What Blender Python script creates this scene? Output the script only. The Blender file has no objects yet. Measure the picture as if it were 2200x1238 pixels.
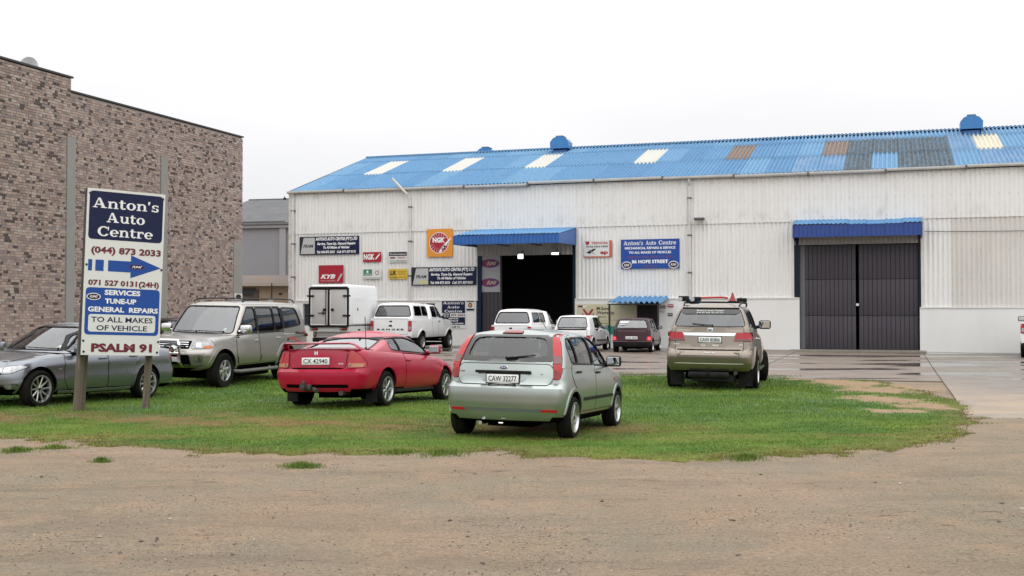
import bpy, bmesh, math, random
import numpy as np
from mathutils import Vector, Matrix
from mathutils.bvhtree import BVHTree
from mathutils.geometry import delaunay_2d_cdt
random.seed(7); rng = np.random.default_rng(7)
scene = bpy.context.scene
COL = scene.collection
rad = math.radians

# ------------------------------------------------------------ camera, sky, sun, exposure
F, HZ, CAMZ = 2450.0, 675.0, 1.62
cam_d = bpy.data.cameras.new('camera'); cam = bpy.data.objects.new('camera', cam_d); COL.objects.link(cam)
cam_d.sensor_width = 36.0; cam_d.lens = 36.0 * F / 2200.0; cam_d.clip_start = 0.1; cam_d.clip_end = 3000
cam.location = (0, 0, CAMZ); cam.rotation_euler = (rad(90) + math.atan((HZ - 619) / F), 0, 0)
scene.camera = cam
world = bpy.data.worlds.new('World'); scene.world = world; world.use_nodes = True
wn = world.node_tree; wn.nodes.clear()
def N(t, k, **kw):
    n = t.nodes.new(k)
    for a, b in kw.items(): setattr(n, a, b)
    return n
w_out = N(wn, 'ShaderNodeOutputWorld'); w_bg = N(wn, 'ShaderNodeBackground')
sky = N(wn, 'ShaderNodeTexSky', sky_type='NISHITA', sun_disc=False)
sky.sun_elevation = rad(58); sky.sun_rotation = rad(160)
w_tc = N(wn, 'ShaderNodeTexCoord'); w_sep = N(wn, 'ShaderNodeSeparateXYZ')
w_noise = N(wn, 'ShaderNodeTexNoise'); w_noise.inputs['Scale'].default_value = 1.6; w_noise.inputs['Detail'].default_value = 4
w_map = N(wn, 'ShaderNodeMapping'); w_map.inputs['Scale'].default_value = (1, 1, 3.5)
w_ramp = N(wn, 'ShaderNodeValToRGB')           # overcast deck: greyer close to the horizon, white above
e = w_ramp.color_ramp.elements
e[0].position = 0.0; e[0].color = (7.6, 7.8, 8.1, 1)
e[1].position = 1.0; e[1].color = (24, 23.6, 23.2, 1)
m_ = w_ramp.color_ramp.elements.new(0.12); m_.color = (8.7, 8.72, 8.85, 1)
m_ = w_ramp.color_ramp.elements.new(0.22); m_.color = (10.0, 9.9, 10.0, 1)
m_ = w_ramp.color_ramp.elements.new(0.36); m_.color = (13.0, 12.9, 12.9, 1)
w_add = N(wn, 'ShaderNodeMath', operation='MULTIPLY_ADD'); w_add.inputs[1].default_value = 0.26; w_add.inputs[2].default_value = -0.10
w_sum = N(wn, 'ShaderNodeMath', operation='ADD')
w_mix = N(wn, 'ShaderNodeMix', data_type='RGBA'); w_mix.inputs[0].default_value = 0.93
L = wn.links.new
L(w_tc.outputs['Generated'], w_sep.inputs[0]); L(w_tc.outputs['Generated'], w_map.inputs[0]); L(w_map.outputs[0], w_noise.inputs['Vector'])
L(w_noise.outputs['Fac'], w_add.inputs[0]); L(w_sep.outputs['Z'], w_sum.inputs[0]); L(w_add.outputs[0], w_sum.inputs[1])
L(w_sum.outputs[0], w_ramp.inputs[0]); L(sky.outputs[0], w_mix.inputs[6]); L(w_ramp.outputs[0], w_mix.inputs[7])
L(w_mix.outputs[2], w_bg.inputs['Color']); w_bg.inputs['Strength'].default_value = 0.1; L(w_bg.outputs[0], w_out.inputs[0])
sun_d = bpy.data.lights.new('sun', 'SUN'); sun_d.energy = 0.8; sun_d.angle = rad(115); sun_d.color = (1.0, 0.97, 0.93)
sun = bpy.data.objects.new('sun', sun_d); COL.objects.link(sun)
sun.rotation_euler = (rad(32), 0, rad(20))
vs = scene.view_settings; vs.view_transform = 'Standard'; vs.look = 'None'; vs.exposure = 0.0; vs.gamma = 1.0; vs.use_curve_mapping = False
scene.cycles.max_bounces = 7; scene.cycles.transparent_max_bounces = 12; scene.cycles.diffuse_bounces = 3
scene.cycles.use_denoising = True; scene.cycles.caustics_reflective = False; scene.cycles.caustics_refractive = False

# ------------------------------------------------------------ materials
MATS = {}
def mat(name, col, rough=0.6, metal=0.0, coat=0.0, vary=None, bump=None, spec=0.5, emit=None, obj=False, band=None, streak=None):
    """vary=(scale, amount, colour2) mottles the base colour; bump=(scale, distance); streak=(xyz scale, amount, colour)"""
    if name in MATS: return MATS[name]
    m = bpy.data.materials.new(name); m.use_nodes = True; t = m.node_tree; b = t.nodes['Principled BSDF']
    b.inputs['Base Color'].default_value = (*col, 1); b.inputs['Roughness'].default_value = rough
    b.inputs['Metallic'].default_value = metal; b.inputs['Coat Weight'].default_value = coat; b.inputs['Coat Roughness'].default_value = 0.04
    b.inputs['Specular IOR Level'].default_value = spec
    if emit: b.inputs['Emission Color'].default_value = (*emit[0], 1); b.inputs['Emission Strength'].default_value = emit[1]
    l = t.links.new
    if obj: src = N(t, 'ShaderNodeTexCoord').outputs['Object']
    else: src = N(t, 'ShaderNodeNewGeometry').outputs['Position']
    last = None
    def mixin(fac, c2):
        nonlocal last
        mx = N(t, 'ShaderNodeMix', data_type='RGBA'); l(fac, mx.inputs[0])
        if last is None: mx.inputs[6].default_value = (*col, 1)
        else: l(last, mx.inputs[6])
        mx.inputs[7].default_value = (*c2, 1); last = mx.outputs[2]
    def ns(scale, detail=5, vec=None, r=0.6):
        n = N(t, 'ShaderNodeTexNoise'); n.inputs['Scale'].default_value = scale; n.inputs['Detail'].default_value = detail; n.inputs['Roughness'].default_value = r
        l(vec or src, n.inputs['Vector']); return n.outputs['Fac']
    def ramp(x, a, c, amt):
        r = N(t, 'ShaderNodeMapRange'); r.inputs[1].default_value = a; r.inputs[2].default_value = c; r.inputs[4].default_value = amt; l(x, r.inputs[0]); return r.outputs[0]
    if vary: mixin(ramp(ns(vary[0]), .4, .7, vary[1]), vary[2])
    if streak:
        mp = N(t, 'ShaderNodeMapping'); mp.inputs['Scale'].default_value = streak[0]; l(src, mp.inputs[0])
        mixin(ramp(ns(1.0, 4, mp.outputs[0]), .52, .75, streak[1]), streak[2])
    if band:
        sp = N(t, 'ShaderNodeSeparateXYZ'); l(src, sp.inputs[0]); acc = None
        for (z0, hw) in band[0]:
            a = N(t, 'ShaderNodeMath', operation='SUBTRACT'); l(sp.outputs['Z'], a.inputs[0]); a.inputs[1].default_value = z0
            c_ = N(t, 'ShaderNodeMath', operation='ABSOLUTE'); l(a.outputs[0], c_.inputs[0]); mm = N(t, 'ShaderNodeMapRange'); mm.inputs[1].default_value = hw; mm.inputs[2].default_value = 0; l(c_.outputs[0], mm.inputs[0])
            if acc is None: acc = mm.outputs[0]
            else: q = N(t, 'ShaderNodeMath', operation='MAXIMUM'); l(acc, q.inputs[0]); l(mm.outputs[0], q.inputs[1]); acc = q.outputs[0]
        mp = N(t, 'ShaderNodeMapping'); mp.inputs['Scale'].default_value = (1, 1, .35); l(src, mp.inputs[0]); nn = ramp(ns(2.4, 6, mp.outputs[0], .7), .50, .68, 1.0); q = N(t, 'ShaderNodeMath', operation='MULTIPLY'); l(acc, q.inputs[0]); l(nn, q.inputs[1]); q2 = N(t, 'ShaderNodeMath', operation='MULTIPLY'); l(q.outputs[0], q2.inputs[0]); q2.inputs[1].default_value = band[1]; mixin(q2.outputs[0], band[2])
    if last is not None: l(last, b.inputs['Base Color'])
    if bump:
        bp = N(t, 'ShaderNodeBump'); bp.inputs['Distance'].default_value = bump[1]; bp.inputs['Strength'].default_value = 1
        l(ns(bump[0], 4), bp.inputs['Height']); l(bp.outputs[0], b.inputs['Normal'])
    MATS[name] = m; return m
def glass_mat(name, tint, extra=0.0, rough=0.0):
    if name in MATS: return MATS[name]
    m = bpy.data.materials.new(name); m.use_nodes = True; t = m.node_tree; t.nodes.clear(); l = t.links.new
    o = N(t, 'ShaderNodeOutputMaterial'); mx = N(t, 'ShaderNodeMixShader'); tr = N(t, 'ShaderNodeBsdfTransparent'); g = N(t, 'ShaderNodeBsdfGlossy')
    lw = N(t, 'ShaderNodeLayerWeight'); lw.inputs[0].default_value = .5; fr = N(t, 'ShaderNodeMath', operation='POWER'); fr.inputs[1].default_value = 4.5; l(lw.outputs['Facing'], fr.inputs[0])
    ad = N(t, 'ShaderNodeMath', operation='MULTIPLY_ADD', use_clamp=True); ad.inputs[1].default_value = .9; ad.inputs[2].default_value = extra + .04
    tr.inputs[0].default_value = (*tint, 1); g.inputs['Roughness'].default_value = rough; g.inputs[0].default_value = (.95, .97, 1, 1)
    l(fr.outputs[0], ad.inputs[0]); l(ad.outputs[0], mx.inputs[0]); l(tr.outputs[0], mx.inputs[1]); l(g.outputs[0], mx.inputs[2]); l(mx.outputs[0], o.inputs[0])
    MATS[name] = m; return m
BLK = mat('black_plastic', (.009, .009, .010), .5, spec=.18, vary=(6, .6, (.03, .03, .03)), obj=True)
RUB = mat('tyre_rubber', (.009, .009, .009), .9, spec=.08, bump=(60, .002), vary=(4, .4, (.03, .026, .02)), obj=True)
DARK = mat('dark_void', (.003, .003, .003), .9, spec=.02)
RIM = mat('alloy', (.55, .56, .58), .28, .9, vary=(8, .5, (.3, .29, .28)), obj=True)
CHR = mat('chrome', (.75, .76, .78), .08, 1.0)
TRIM = mat('interior_cloth', (.035, .036, .04), .9, spec=.1, bump=(80, .002), obj=True)
TRIML = mat('interior_pale', (.16, .155, .14), .8, obj=True)
REDL = mat('red_lens', (.42, .006, .012), .2, coat=.3, vary=(22, .5, (.30, .004, .01)), obj=True)
REDD = mat('dark_red_lens', (.22, .006, .01), .2, coat=.3)
AMB = mat('amber_lens', (.65, .18, .03), .2, coat=.3)
CLR = mat('clear_lens', (.46, .47, .48), .15, .6, coat=.5, vary=(14, .8, (.16, .17, .18)), obj=True)
SMK = mat('smoked_lens', (.16, .075, .075), .2, coat=.3)
PLATE = mat('plate_white', (.78, .79, .80), .35, vary=(3, .4, (.66, .70, .74)), obj=True)
INK = mat('black_ink', (.012, .012, .014), .5)
WHI = mat('white_print', (.80, .80, .80), .5)
GL = glass_mat('car_glass', (.42, .47, .46), .05)
GLT = glass_mat('tinted_glass', (.13, .14, .15), .07)
MIR = mat('mirror', (.7, .72, .74), .03, 1.0)

# ------------------------------------------------------------ object helpers
def link(o, parent=None):
    COL.objects.link(o)
    if parent is not None: o.parent = parent
    return o
def thing(name, label, cat, loc=(0, 0, 0), rot=(0, 0, 0), group=None):
    o = link(bpy.data.objects.new(name, None)); o.location = loc; o.rotation_euler = rot; o.empty_display_size = .2
    o['label'] = label; o['category'] = cat
    if group: o['group'] = group
    return o
def tag(o, label=None, cat=None, group=None, kind=None):
    if label: o['label'] = label
    if cat: o['category'] = cat
    if group: o['group'] = group
    if kind: o['kind'] = kind
    return o
def mesh(name, verts, faces, mats, smooth=True, idx=None, sharp=None):
    me = bpy.data.meshes.new(name); me.from_pydata([tuple(v) for v in verts], [], [tuple(f) for f in faces])
    for m in (mats if isinstance(mats, (list, tuple)) else [mats]): me.materials.append(m)
    if idx is not None: me.polygons.foreach_set('material_index', idx)
    me.polygons.foreach_set('use_smooth', [smooth] * len(me.polygons))
    me.update()
    if smooth and sharp: me.set_sharp_from_angle(angle=rad(sharp))
    return me
def obj(name, me, parent=None, loc=(0, 0, 0), rot=(0, 0, 0)):
    o = bpy.data.objects.new(name, me); link(o, parent); o.location = loc; o.rotation_euler = rot; return o
class MB:
    """collects simple shapes into one mesh"""
    def __init__(s): s.v = []; s.f = []; s.m = []
    def add(s, v, f, mi=0):
        k = len(s.v); s.v += [tuple(p) for p in v]; s.f += [tuple(i + k for i in q) for q in f]; s.m += [mi] * len(f); return s
    def box(s, x0, y0, z0, x1, y1, z1, mi=0, M=None, bev=0):
        if bev:
            return s.rbox(x0, y0, z0, x1, y1, z1, bev, mi, M)
        v = [(x, y, z) for z in (z0, z1) for y in (y0, y1) for x in (x0, x1)]
        if M is not None: v = [M @ Vector(p) for p in v]
        return s.add(v, [(0, 2, 3, 1), (4, 5, 7, 6), (0, 1, 5, 4), (2, 6, 7, 3), (0, 4, 6, 2), (1, 3, 7, 5)], mi)
    def rbox(s, x0, y0, z0, x1, y1, z1, b, mi=0, M=None):
        bm = bmesh.new(); bmesh.ops.create_cube(bm, size=1)
        for v in bm.verts: v.co = Vector(((x0 + x1) / 2 + v.co.x * (x1 - x0), (y0 + y1) / 2 + v.co.y * (y1 - y0), (z0 + z1) / 2 + v.co.z * (z1 - z0)))
        bmesh.ops.bevel(bm, geom=bm.edges[:], offset=b, segments=2, profile=.5, affect='EDGES')
        if M is not None: bmesh.ops.transform(bm, matrix=M, verts=bm.verts)
        bm.verts.index_update(); s.add([v.co.copy() for v in bm.verts], [[v.index for v in f.verts] for f in bm.faces], mi); bm.free(); return s
    def tube(s, pts, r, n=8, mi=0, cap=True):
        pts = [Vector(p) for p in pts]; rings = []
        up = Vector((0, 0, 1))
        for i, p in enumerate(pts):
            d = (pts[min(i + 1, len(pts) - 1)] - pts[max(i - 1, 0)]).normalized()
            a = d.cross(up)
            if a.length < .05: a = d.cross(Vector((1, 0, 0)))
            a.normalize(); b = a.cross(d).normalized()
            rr = r[i] if isinstance(r, (list, tuple)) else r
            rings.append([p + a * (rr * math.cos(2 * math.pi * k / n)) + b * (rr * math.sin(2 * math.pi * k / n)) for k in range(n)])
        v = [q for g in rings for q in g]; f = []
        for i in range(len(pts) - 1):
            for k in range(n): f.append((i * n + k, i * n + (k + 1) % n, (i + 1) * n + (k + 1) % n, (i + 1) * n + k))
        if cap: f.append(tuple(range(n - 1, -1, -1))); f.append(tuple((len(pts) - 1) * n + k for k in range(n)))
        return s.add(v, f, mi)
    def lathe(s, prof, n=24, mi=0, axis='y', c=(0, 0, 0)):
        v = []; f = []
        for (r, h) in prof:
            for k in range(n):
                a = 2 * math.pi * k / n; p = (r * math.cos(a), h, r * math.sin(a))
                if axis == 'z': p = (r * math.cos(a), r * math.sin(a), h)
                if axis == 'x': p = (h, r * math.cos(a), r * math.sin(a))
                v.append((p[0] + c[0], p[1] + c[1], p[2] + c[2]))
        for i in range(len(prof) - 1):
            for k in range(n): f.append((i * n + k, i * n + (k + 1) % n, (i + 1) * n + (k + 1) % n, (i + 1) * n + k))
        return s.add(v, f, mi)
    def build(s, name, mats, parent=None, loc=(0, 0, 0), rot=(0, 0, 0), smooth=False, sharp=35):
        return obj(name, mesh(name, s.v, s.f, mats, smooth, s.m, sharp), parent, loc, rot)
def box_me(name, x0, y0, z0, x1, y1, z1, m, bev=0):
    b = MB(); b.box(x0, y0, z0, x1, y1, z1, bev=bev); return mesh(name, b.v, b.f, m, bool(bev), None, 40)

def rounded(poly, r, n=4):
    out = []; k = len(poly)
    for i in range(k):
        p0, p, p1 = Vector(poly[i - 1][:2]), Vector(poly[i][:2]), Vector(poly[(i + 1) % k][:2])
        rr = poly[i][2] if len(poly[i]) > 2 else r
        a = p0 - p; b = p1 - p; d = min(rr, a.length * .48, b.length * .48)
        if d < 1e-4: out.append(tuple(p)); continue
        A = p + a.normalized() * d; B = p + b.normalized() * d
        for j in range(n + 1):
            t = j / n; q = A * (1 - t) ** 2 + p * (2 * t * (1 - t)) + B * t ** 2; out.append((q.x, q.y))
    return out
def densify(poly, step):
    out = []
    for i in range(len(poly)):
        a = Vector(poly[i]); b = Vector(poly[(i + 1) % len(poly)]); n = max(1, int(math.ceil((b - a).length / step)))
        for j in range(n): out.append(tuple(a.lerp(b, j / n)))
    return out
def inside(p, poly):
    x, y = p; c = False; j = len(poly) - 1
    for i in range(len(poly)):
        xi, yi = poly[i]; xj, yj = poly[j]
        if (yi > y) != (yj > y) and x < (xj - xi) * (y - yi) / (yj - yi + 1e-12) + xi: c = not c
        j = i
    return c
def grow(poly, d):
    n = len(poly); area = sum(poly[i][0] * poly[(i + 1) % n][1] - poly[(i + 1) % n][0] * poly[i][1] for i in range(n)); s = 1 if area > 0 else -1
    out = []
    for i in range(n):
        a = Vector(poly[i - 1]); p = Vector(poly[i]); b = Vector(poly[(i + 1) % n])
        e1 = (p - a); e2 = (b - p)
        n1 = Vector((e1.y, -e1.x)).normalized() if e1.length > 1e-9 else Vector((0, 0)); n2 = Vector((e2.y, -e2.x)).normalized() if e2.length > 1e-9 else n1
        nn = (n1 + n2); nn = nn.normalized() if nn.length > 1e-6 else n1
        out.append(tuple(p + nn * (d * s)))
    return out
def fill2d(poly, step, grid):
    """triangulates an outline with interior points; returns 2-D points, faces, number of outline points"""
    b = densify(poly, step); pts = [Vector(p) for p in b]; nb = len(pts)
    if grid:
        xs = [p[0] for p in b]; ys = [p[1] for p in b]; sm = grow(b, -grid * .4)
        x = min(xs) + grid / 2
        while x < max(xs):
            y = min(ys) + grid / 2
            while y < max(ys):
                if inside((x, y), sm) and inside((x, y), b): pts.append(Vector((x, y)))
                y += grid
            x += grid
    r = delaunay_2d_cdt(pts, [(i, (i + 1) % nb) for i in range(nb)], [list(range(nb))], 1, 1e-6)
    return [(v.x, v.y) for v in r[0]], [tuple(f) for f in r[2]], nb

# ------------------------------------------------------------ lettering
_txt = {}
def text_mesh(s, w, h, m, bold=0.02, shear=0.0, space=1.0):
    """one line of lettering, w wide and cap height h, centred, in the x-z plane facing -y"""
    key = (s, round(w, 4), round(h, 4), m.name, bold, shear)
    if key in _txt: return _txt[key]
    c = bpy.data.curves.new('lettering', 'FONT'); c.body = s; c.size = 1; c.offset = bold; c.resolution_u = 2; c.shear = shear; c.space_character = space; c.fill_mode = 'FRONT'
    o = bpy.data.objects.new('tmp', c); COL.objects.link(o); dg = bpy.context.evaluated_depsgraph_get(); dg.update()
    me = bpy.data.meshes.new_from_object(o.evaluated_get(dg)); bpy.data.objects.remove(o); bpy.data.curves.remove(c)
    n = len(me.vertices); co = np.empty(n * 3); me.vertices.foreach_get('co', co); co = co.reshape(-1, 3)
    x0, x1 = co[:, 0].min(), co[:, 0].max(); cap = .69
    out = np.zeros_like(co); out[:, 0] = (co[:, 0] - (x0 + x1) / 2) * (w / (x1 - x0)); out[:, 2] = (co[:, 1] - cap / 2) * (h / cap)
    me.vertices.foreach_set('co', out.ravel()); me.materials.clear(); me.materials.append(m); me.update(); me.name = 'lettering'
    _txt[key] = me; return me
def slab_glyphs(s, w, h, m):
    """heavy slab-serif lettering drawn from strokes"""
    S = MB(); lay = [0]
    def P(pts):
        lay[0] += 1; yy = -.0003 * (lay[0] % 7); pts = [(p[0], yy, p[1]) for p in pts]
        S.add(pts, [tuple(range(len(pts)))])
    def R(x0, z0, x1, z1): P([(x0, z0), (x1, z0), (x1, z1), (x0, z1)])
    def arc(cx, cz, ro, rz, ri, riz, a0, a1, n=14):
        lay[0] += 1; yy = -.0003 * (lay[0] % 7); v = []; f = []
        for i in range(n + 1):
            a = rad(a0 + (a1 - a0) * i / n); v += [(cx + ro * math.cos(a), yy, cz + rz * math.sin(a)), (cx + ri * math.cos(a), yy, cz + riz * math.sin(a))]
        for i in range(n): f.append((2 * i, 2 * i + 1, 2 * i + 3, 2 * i + 2))
        S.add(v, [q[::-1] if a1 > a0 else q for q in f])
    x = 0
    for ch in s:
        if ch == 'A':
            P([(x + .06, 0), (x + .17, 0), (x + .48, 1), (x + .38, 1)]); P([(x + .38, 1), (x + .55, 1), (x + .96, 0), (x + .70, 0)]); R(x + .2, .27, x + .75, .38)
            R(x - .02, 0, x + .34, .09); R(x + .6, 0, x + 1.04, .09); x += 1.12
        elif ch in 'nu':
            if ch == 'n':
                R(x + .08, 0, x + .26, .7); R(x, 0, x + .36, .09); R(x, .61, x + .26, .7); R(x + .55, 0, x + .73, .45); R(x + .46, 0, x + .82, .09)
                arc(x + .44, .42, .29, .3, .11, .2, 0, 150)
            else:
                R(x + .08, .25, x + .26, .7); R(x, .61, x + .26, .7); R(x + .55, 0, x + .73, .7); R(x + .46, .61, x + .73, .7); R(x + .6, 0, x + .82, .09); arc(x + .37, .28, .29, .3, .11, .2, 180, 340)
            x += .88
        elif ch == 't':
            R(x + .1, .14, x + .29, .9); R(x, .61, x + .5, .7); arc(x + .34, .2, .24, .22, .06, .1, 180, 330); x += .58
        elif ch == 'o': arc(x + .36, .35, .37, .37, .16, .28, 0, 360, 20); x += .80
        elif ch == 'e':
            arc(x + .36, .35, .37, .37, .16, .28, 0, 320, 18); R(x + .14, .31, x + .66, .4); x += .78
        elif ch == 'r':
            R(x + .08, 0, x + .26, .7); R(x, 0, x + .4, .09); R(x, .61, x + .26, .7); arc(x + .42, .48, .2, .24, .1, .12, 40, 170); R(x + .45, .47, x + .6, .66); x += .66
        elif ch == 'C':
            arc(x + .5, .5, .5, .52, .27, .4, 42, 325, 22); R(x + .83, .62, x + .92, 1.0); x += 1.02
        elif ch == "'": P([(x + .02, 1), (x + .2, 1), (x + .12, .66), (x + .03, .66)]); x += .3
        elif ch == 's':
            arc(x + .28, .52, .25, .2, .1, .09, 20, 262, 12); arc(x + .32, .19, .26, .21, .1, .1, 82, -165, 12); R(x + .02, .0, x + .09, .25); R(x + .48, .46, x + .54, .7); x += .66
        else: x += .4
    v = [((p[0] - x / 2) * w / x, p[1], (p[2] - .5) * h) for p in S.v]
    return mesh('lettering', v, S.f, m, False)

# layout of the picture's features on flat ground / on the warehouse wall plane
TX, TY = .9485, -.3168                       # direction along the warehouse wall
WANG = math.atan2(TY, TX)
def wall_y(px, d=0): return (51.5 + 1.0543 * d) / (1 + .334 * (px - 1100) / F)
def S_(px, d=0): return ((px - 1100) / F * wall_y(px, d) + 10.68 - .3168 * d) / TX
def Z_(px, py, d=0): return CAMZ + (HZ - py) * wall_y(px, d) / F
# ------------------------------------------------------------ vehicles
def sm_interp(pts, x, w=.1):
    xs = [p[0] for p in pts]; zs = [p[1] for p in pts]
    if xs[0] > xs[-1]: xs = xs[::-1]; zs = zs[::-1]
    return float(np.mean(np.interp([x - w, x - w / 2, x, x + w / 2, x + w], xs, zs)))
def lin(pts, x):
    xs = [p[0] for p in pts]; zs = [p[1] for p in pts]
    if xs[0] > xs[-1]: xs = xs[::-1]; zs = zs[::-1]
    return float(np.interp(x, xs, zs))
NE, NC, NS = 6, 6, 44
def ring(xf, xr, W, rf, rr, bf, br, tf=0.0, tr=0.0):
    """half outline (y>=0) from the rear centre round to the front centre"""
    L_ = xf - xr
    def w(x):
        a = max(0, 1 - (x - xr) / (L_ * .35)); b = max(0, 1 - (xf - x) / (L_ * .35)); return W * (1 - tr * a * a - tf * b * b)
    pts = []
    for end in (0, 1):
        r = rr if end == 0 else rf; b = br if end == 0 else bf; sg = 1 if end == 0 else -1; x0 = xr if end == 0 else xf
        xc = x0 + sg * (b + r); yw = w(xc); yc = yw - r; half = []
        for i in range(NE): y = yc * i / NE; half.append((x0 + sg * b * (y / yc) ** 2, y))
        for i in range(NC + 1):
            a = math.pi / 2 * i / NC; half.append((xc - sg * r * math.cos(a), yc + r * math.sin(a)))
        if end == 0: rearh = half
        else: fronth = half[::-1]
    xa, xb = rearh[-1][0], fronth[0][0]
    side = [(xa + (xb - xa) * i / NS, w(xa + (xb - xa) * i / NS)) for i in range(1, NS)]
    return rearh + side + fronth
def stack(rows, crown_cap, open_bottom=False):
    """rows: list of half rings of 3-D points; returns a closed solid with ladder caps"""
    n = len(rows[0]); full = []
    for r in rows: full.append([Vector(p) for p in r] + [Vector((p[0], -p[1], p[2])) for p in r[-2:0:-1]])
    m = len(full[0]); v = [p for r in full for p in r]; f = []
    for j in range(len(full) - 1):
        for i in range(m): f.append((j * m + i, (j + 1) * m + i, (j + 1) * m + (i + 1) % m, j * m + (i + 1) % m))
    def cap(j, crown, flip):
        cols = 8; base = {}
        for i in range(1, n - 1):
            a = full[j][i]; row = [j * m + i]
            for k in range(1, cols):
                t = k / cols; y = a.y * (1 - 2 * t); v.append(Vector((a.x, y, a.z + (crown(a.x, y, a.y) if crown else 0)))); row.append(len(v) - 1)
            row.append(j * m + (m - i)); base[i] = row
        for i in range(1, n - 2):
            for k in range(cols):
                q = (base[i][k], base[i][k + 1], base[i + 1][k + 1], base[i + 1][k]); f.append(q if flip else q[::-1])
        for i, e in ((1, 0), (n - 2, n - 1)):
            for k in range(cols):
                q = (base[i][k], base[i][k + 1], j * m + e); q = q if (i == 1) else q[::-1]; f.append(q[::-1] if flip else q)
    if not open_bottom: cap(0, None, False)
    cap(len(full) - 1, crown_cap, True)
    return v, f
VS = [0, .03, .1, .2, .3, .36, .42, .5, .58, .66, .74, .82, .9, .95, .985, 1.0]
def lower_body(c):
    rows = []
    for v in VS:
        xr0 = lin(c['rear'], .6); xf0 = lin(c['front'], .6)
        zr = c['bot'](xr0) + (sm_interp(c['top'], xr0) - c['bot'](xr0)) * v; zf = c['bot'](xf0) + (sm_interp(c['top'], xf0) - c['bot'](xf0)) * v
        W = c['W'] * lin(c['prof'], v)
        r = ring(lin(c['front'], zf), lin(c['rear'], zr), W, c.get('rf', .18), c.get('rr', .12), c.get('bf', .12), c.get('br', .05), c.get('tf', .06), c.get('tr', .04))
        row = []
        for (x, y) in r:
            zt = sm_interp(c['top'], x); zb = c['bot'](x); z = zb + (zt - zb) * v
            if v == 1: z += c['crown'] * (1 - (y / W) ** 2) * .9
            row.append((x, y, z))
        rows.append(row)
    cw = c['W'] * c['prof'][-1][1]
    v, f = stack(rows, lambda x, y, ye: c['crown'] * .9 * ((ye / cw) ** 2 - (y / cw) ** 2))
    return v, f
def cabin(c, g, inner=0.0):
    rows = []
    vs_ = [0, .1, .22, .36, .5, .64, .78, .88, .94, .975, 1.0]; ins = [0, 0, 0, 0, 0, 0, .004, .012, .03, .055, .10]
    for v, d in zip(vs_, ins):
        Wv = g['Wb'] + (g['Wr'] - g['Wb']) * v - d + g.get('bulge', .015) * 4 * v * (1 - v)
        xf = g['front'][0] + (g['front'][1] - g['front'][0]) * v - d * 1.1 + g.get('curve', .0) * 4 * v * (1 - v)
        xr = g['rear'][0] + (g['rear'][1] - g['rear'][0]) * v + d * .8 - g.get('curver', .0) * 4 * v * (1 - v)
        r = ring(xf - inner, xr + inner, Wv - inner, g.get('rf', .12), g.get('rr', .1), g.get('bf', .10), g.get('br', .05), g.get('tf', .04), g.get('tr', .03))
        row = []
        for (x, y) in r:
            zb = (g['base'](x) if 'base' in g else sm_interp(c['top'], x) - .05); zt = sm_interp(g['roof'], x) - inner
            row.append((x, y, zb + (zt - zb) * v))
        rows.append(row)
    cr = g.get('crown', .045); Wm = g['Wr'] - .1
    return rows, (lambda x, y, ye: cr * ((ye / Wm) ** 2 - (y / Wm) ** 2))
def cabin_mesh(c, g):
    ro, cr = cabin(c, g); vo, fo = stack(ro, cr, True)
    if not g.get('hollow', True): return stack(ro, cr, False)
    ri, cri = cabin(c, g, .045); vi, fi = stack(ri, cri, True)
    k = len(vo); n = len(ro[0]); m = 2 * n - 2
    f = fo + [tuple(i + k for i in q[::-1]) for q in fi]
    for i in range(m): f.append((i, (i + 1) % m, k + (i + 1) % m, k + i))
    return vo + vi, f
def fix_normals(me):
    bm = bmesh.new(); bm.from_mesh(me); bmesh.ops.remove_doubles(bm, verts=bm.verts, dist=1e-5); bmesh.ops.recalc_face_normals(bm, faces=bm.faces); bm.to_mesh(me); bm.free()
def boolean(me, cutters):
    o = bpy.data.objects.new('tmp', me); COL.objects.link(o); cs = []
    for cm in cutters:
        k = bpy.data.objects.new('cut', cm); COL.objects.link(k); cs.append(k)
        md = o.modifiers.new('b', 'BOOLEAN'); md.operation = 'DIFFERENCE'; md.solver = 'EXACT'; md.object = k
    dg = bpy.context.evaluated_depsgraph_get(); dg.update(); r = bpy.data.meshes.new_from_object(o.evaluated_get(dg))
    bpy.data.objects.remove(o)
    for k in cs: bpy.data.objects.remove(k)
    return r
def prism(outline, axis, a, b):
    p3 = (lambda p, t: (p[0], t, p[1])) if axis == 'y' else ((lambda p, t: (t, p[0], p[1])) if axis == 'x' else (lambda p, t: (p[0], p[1], t)))
    n = len(outline); v = [p3(p, a) for p in outline] + [p3(p, b) for p in outline]
    f = [tuple(range(n)), tuple(range(2 * n - 1, n - 1, -1))] + [(i, (i + 1) % n, n + (i + 1) % n, n + i) for i in range(n)]
    me = mesh('cut', v, f, BLK, False); fix_normals(me); return me

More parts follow.
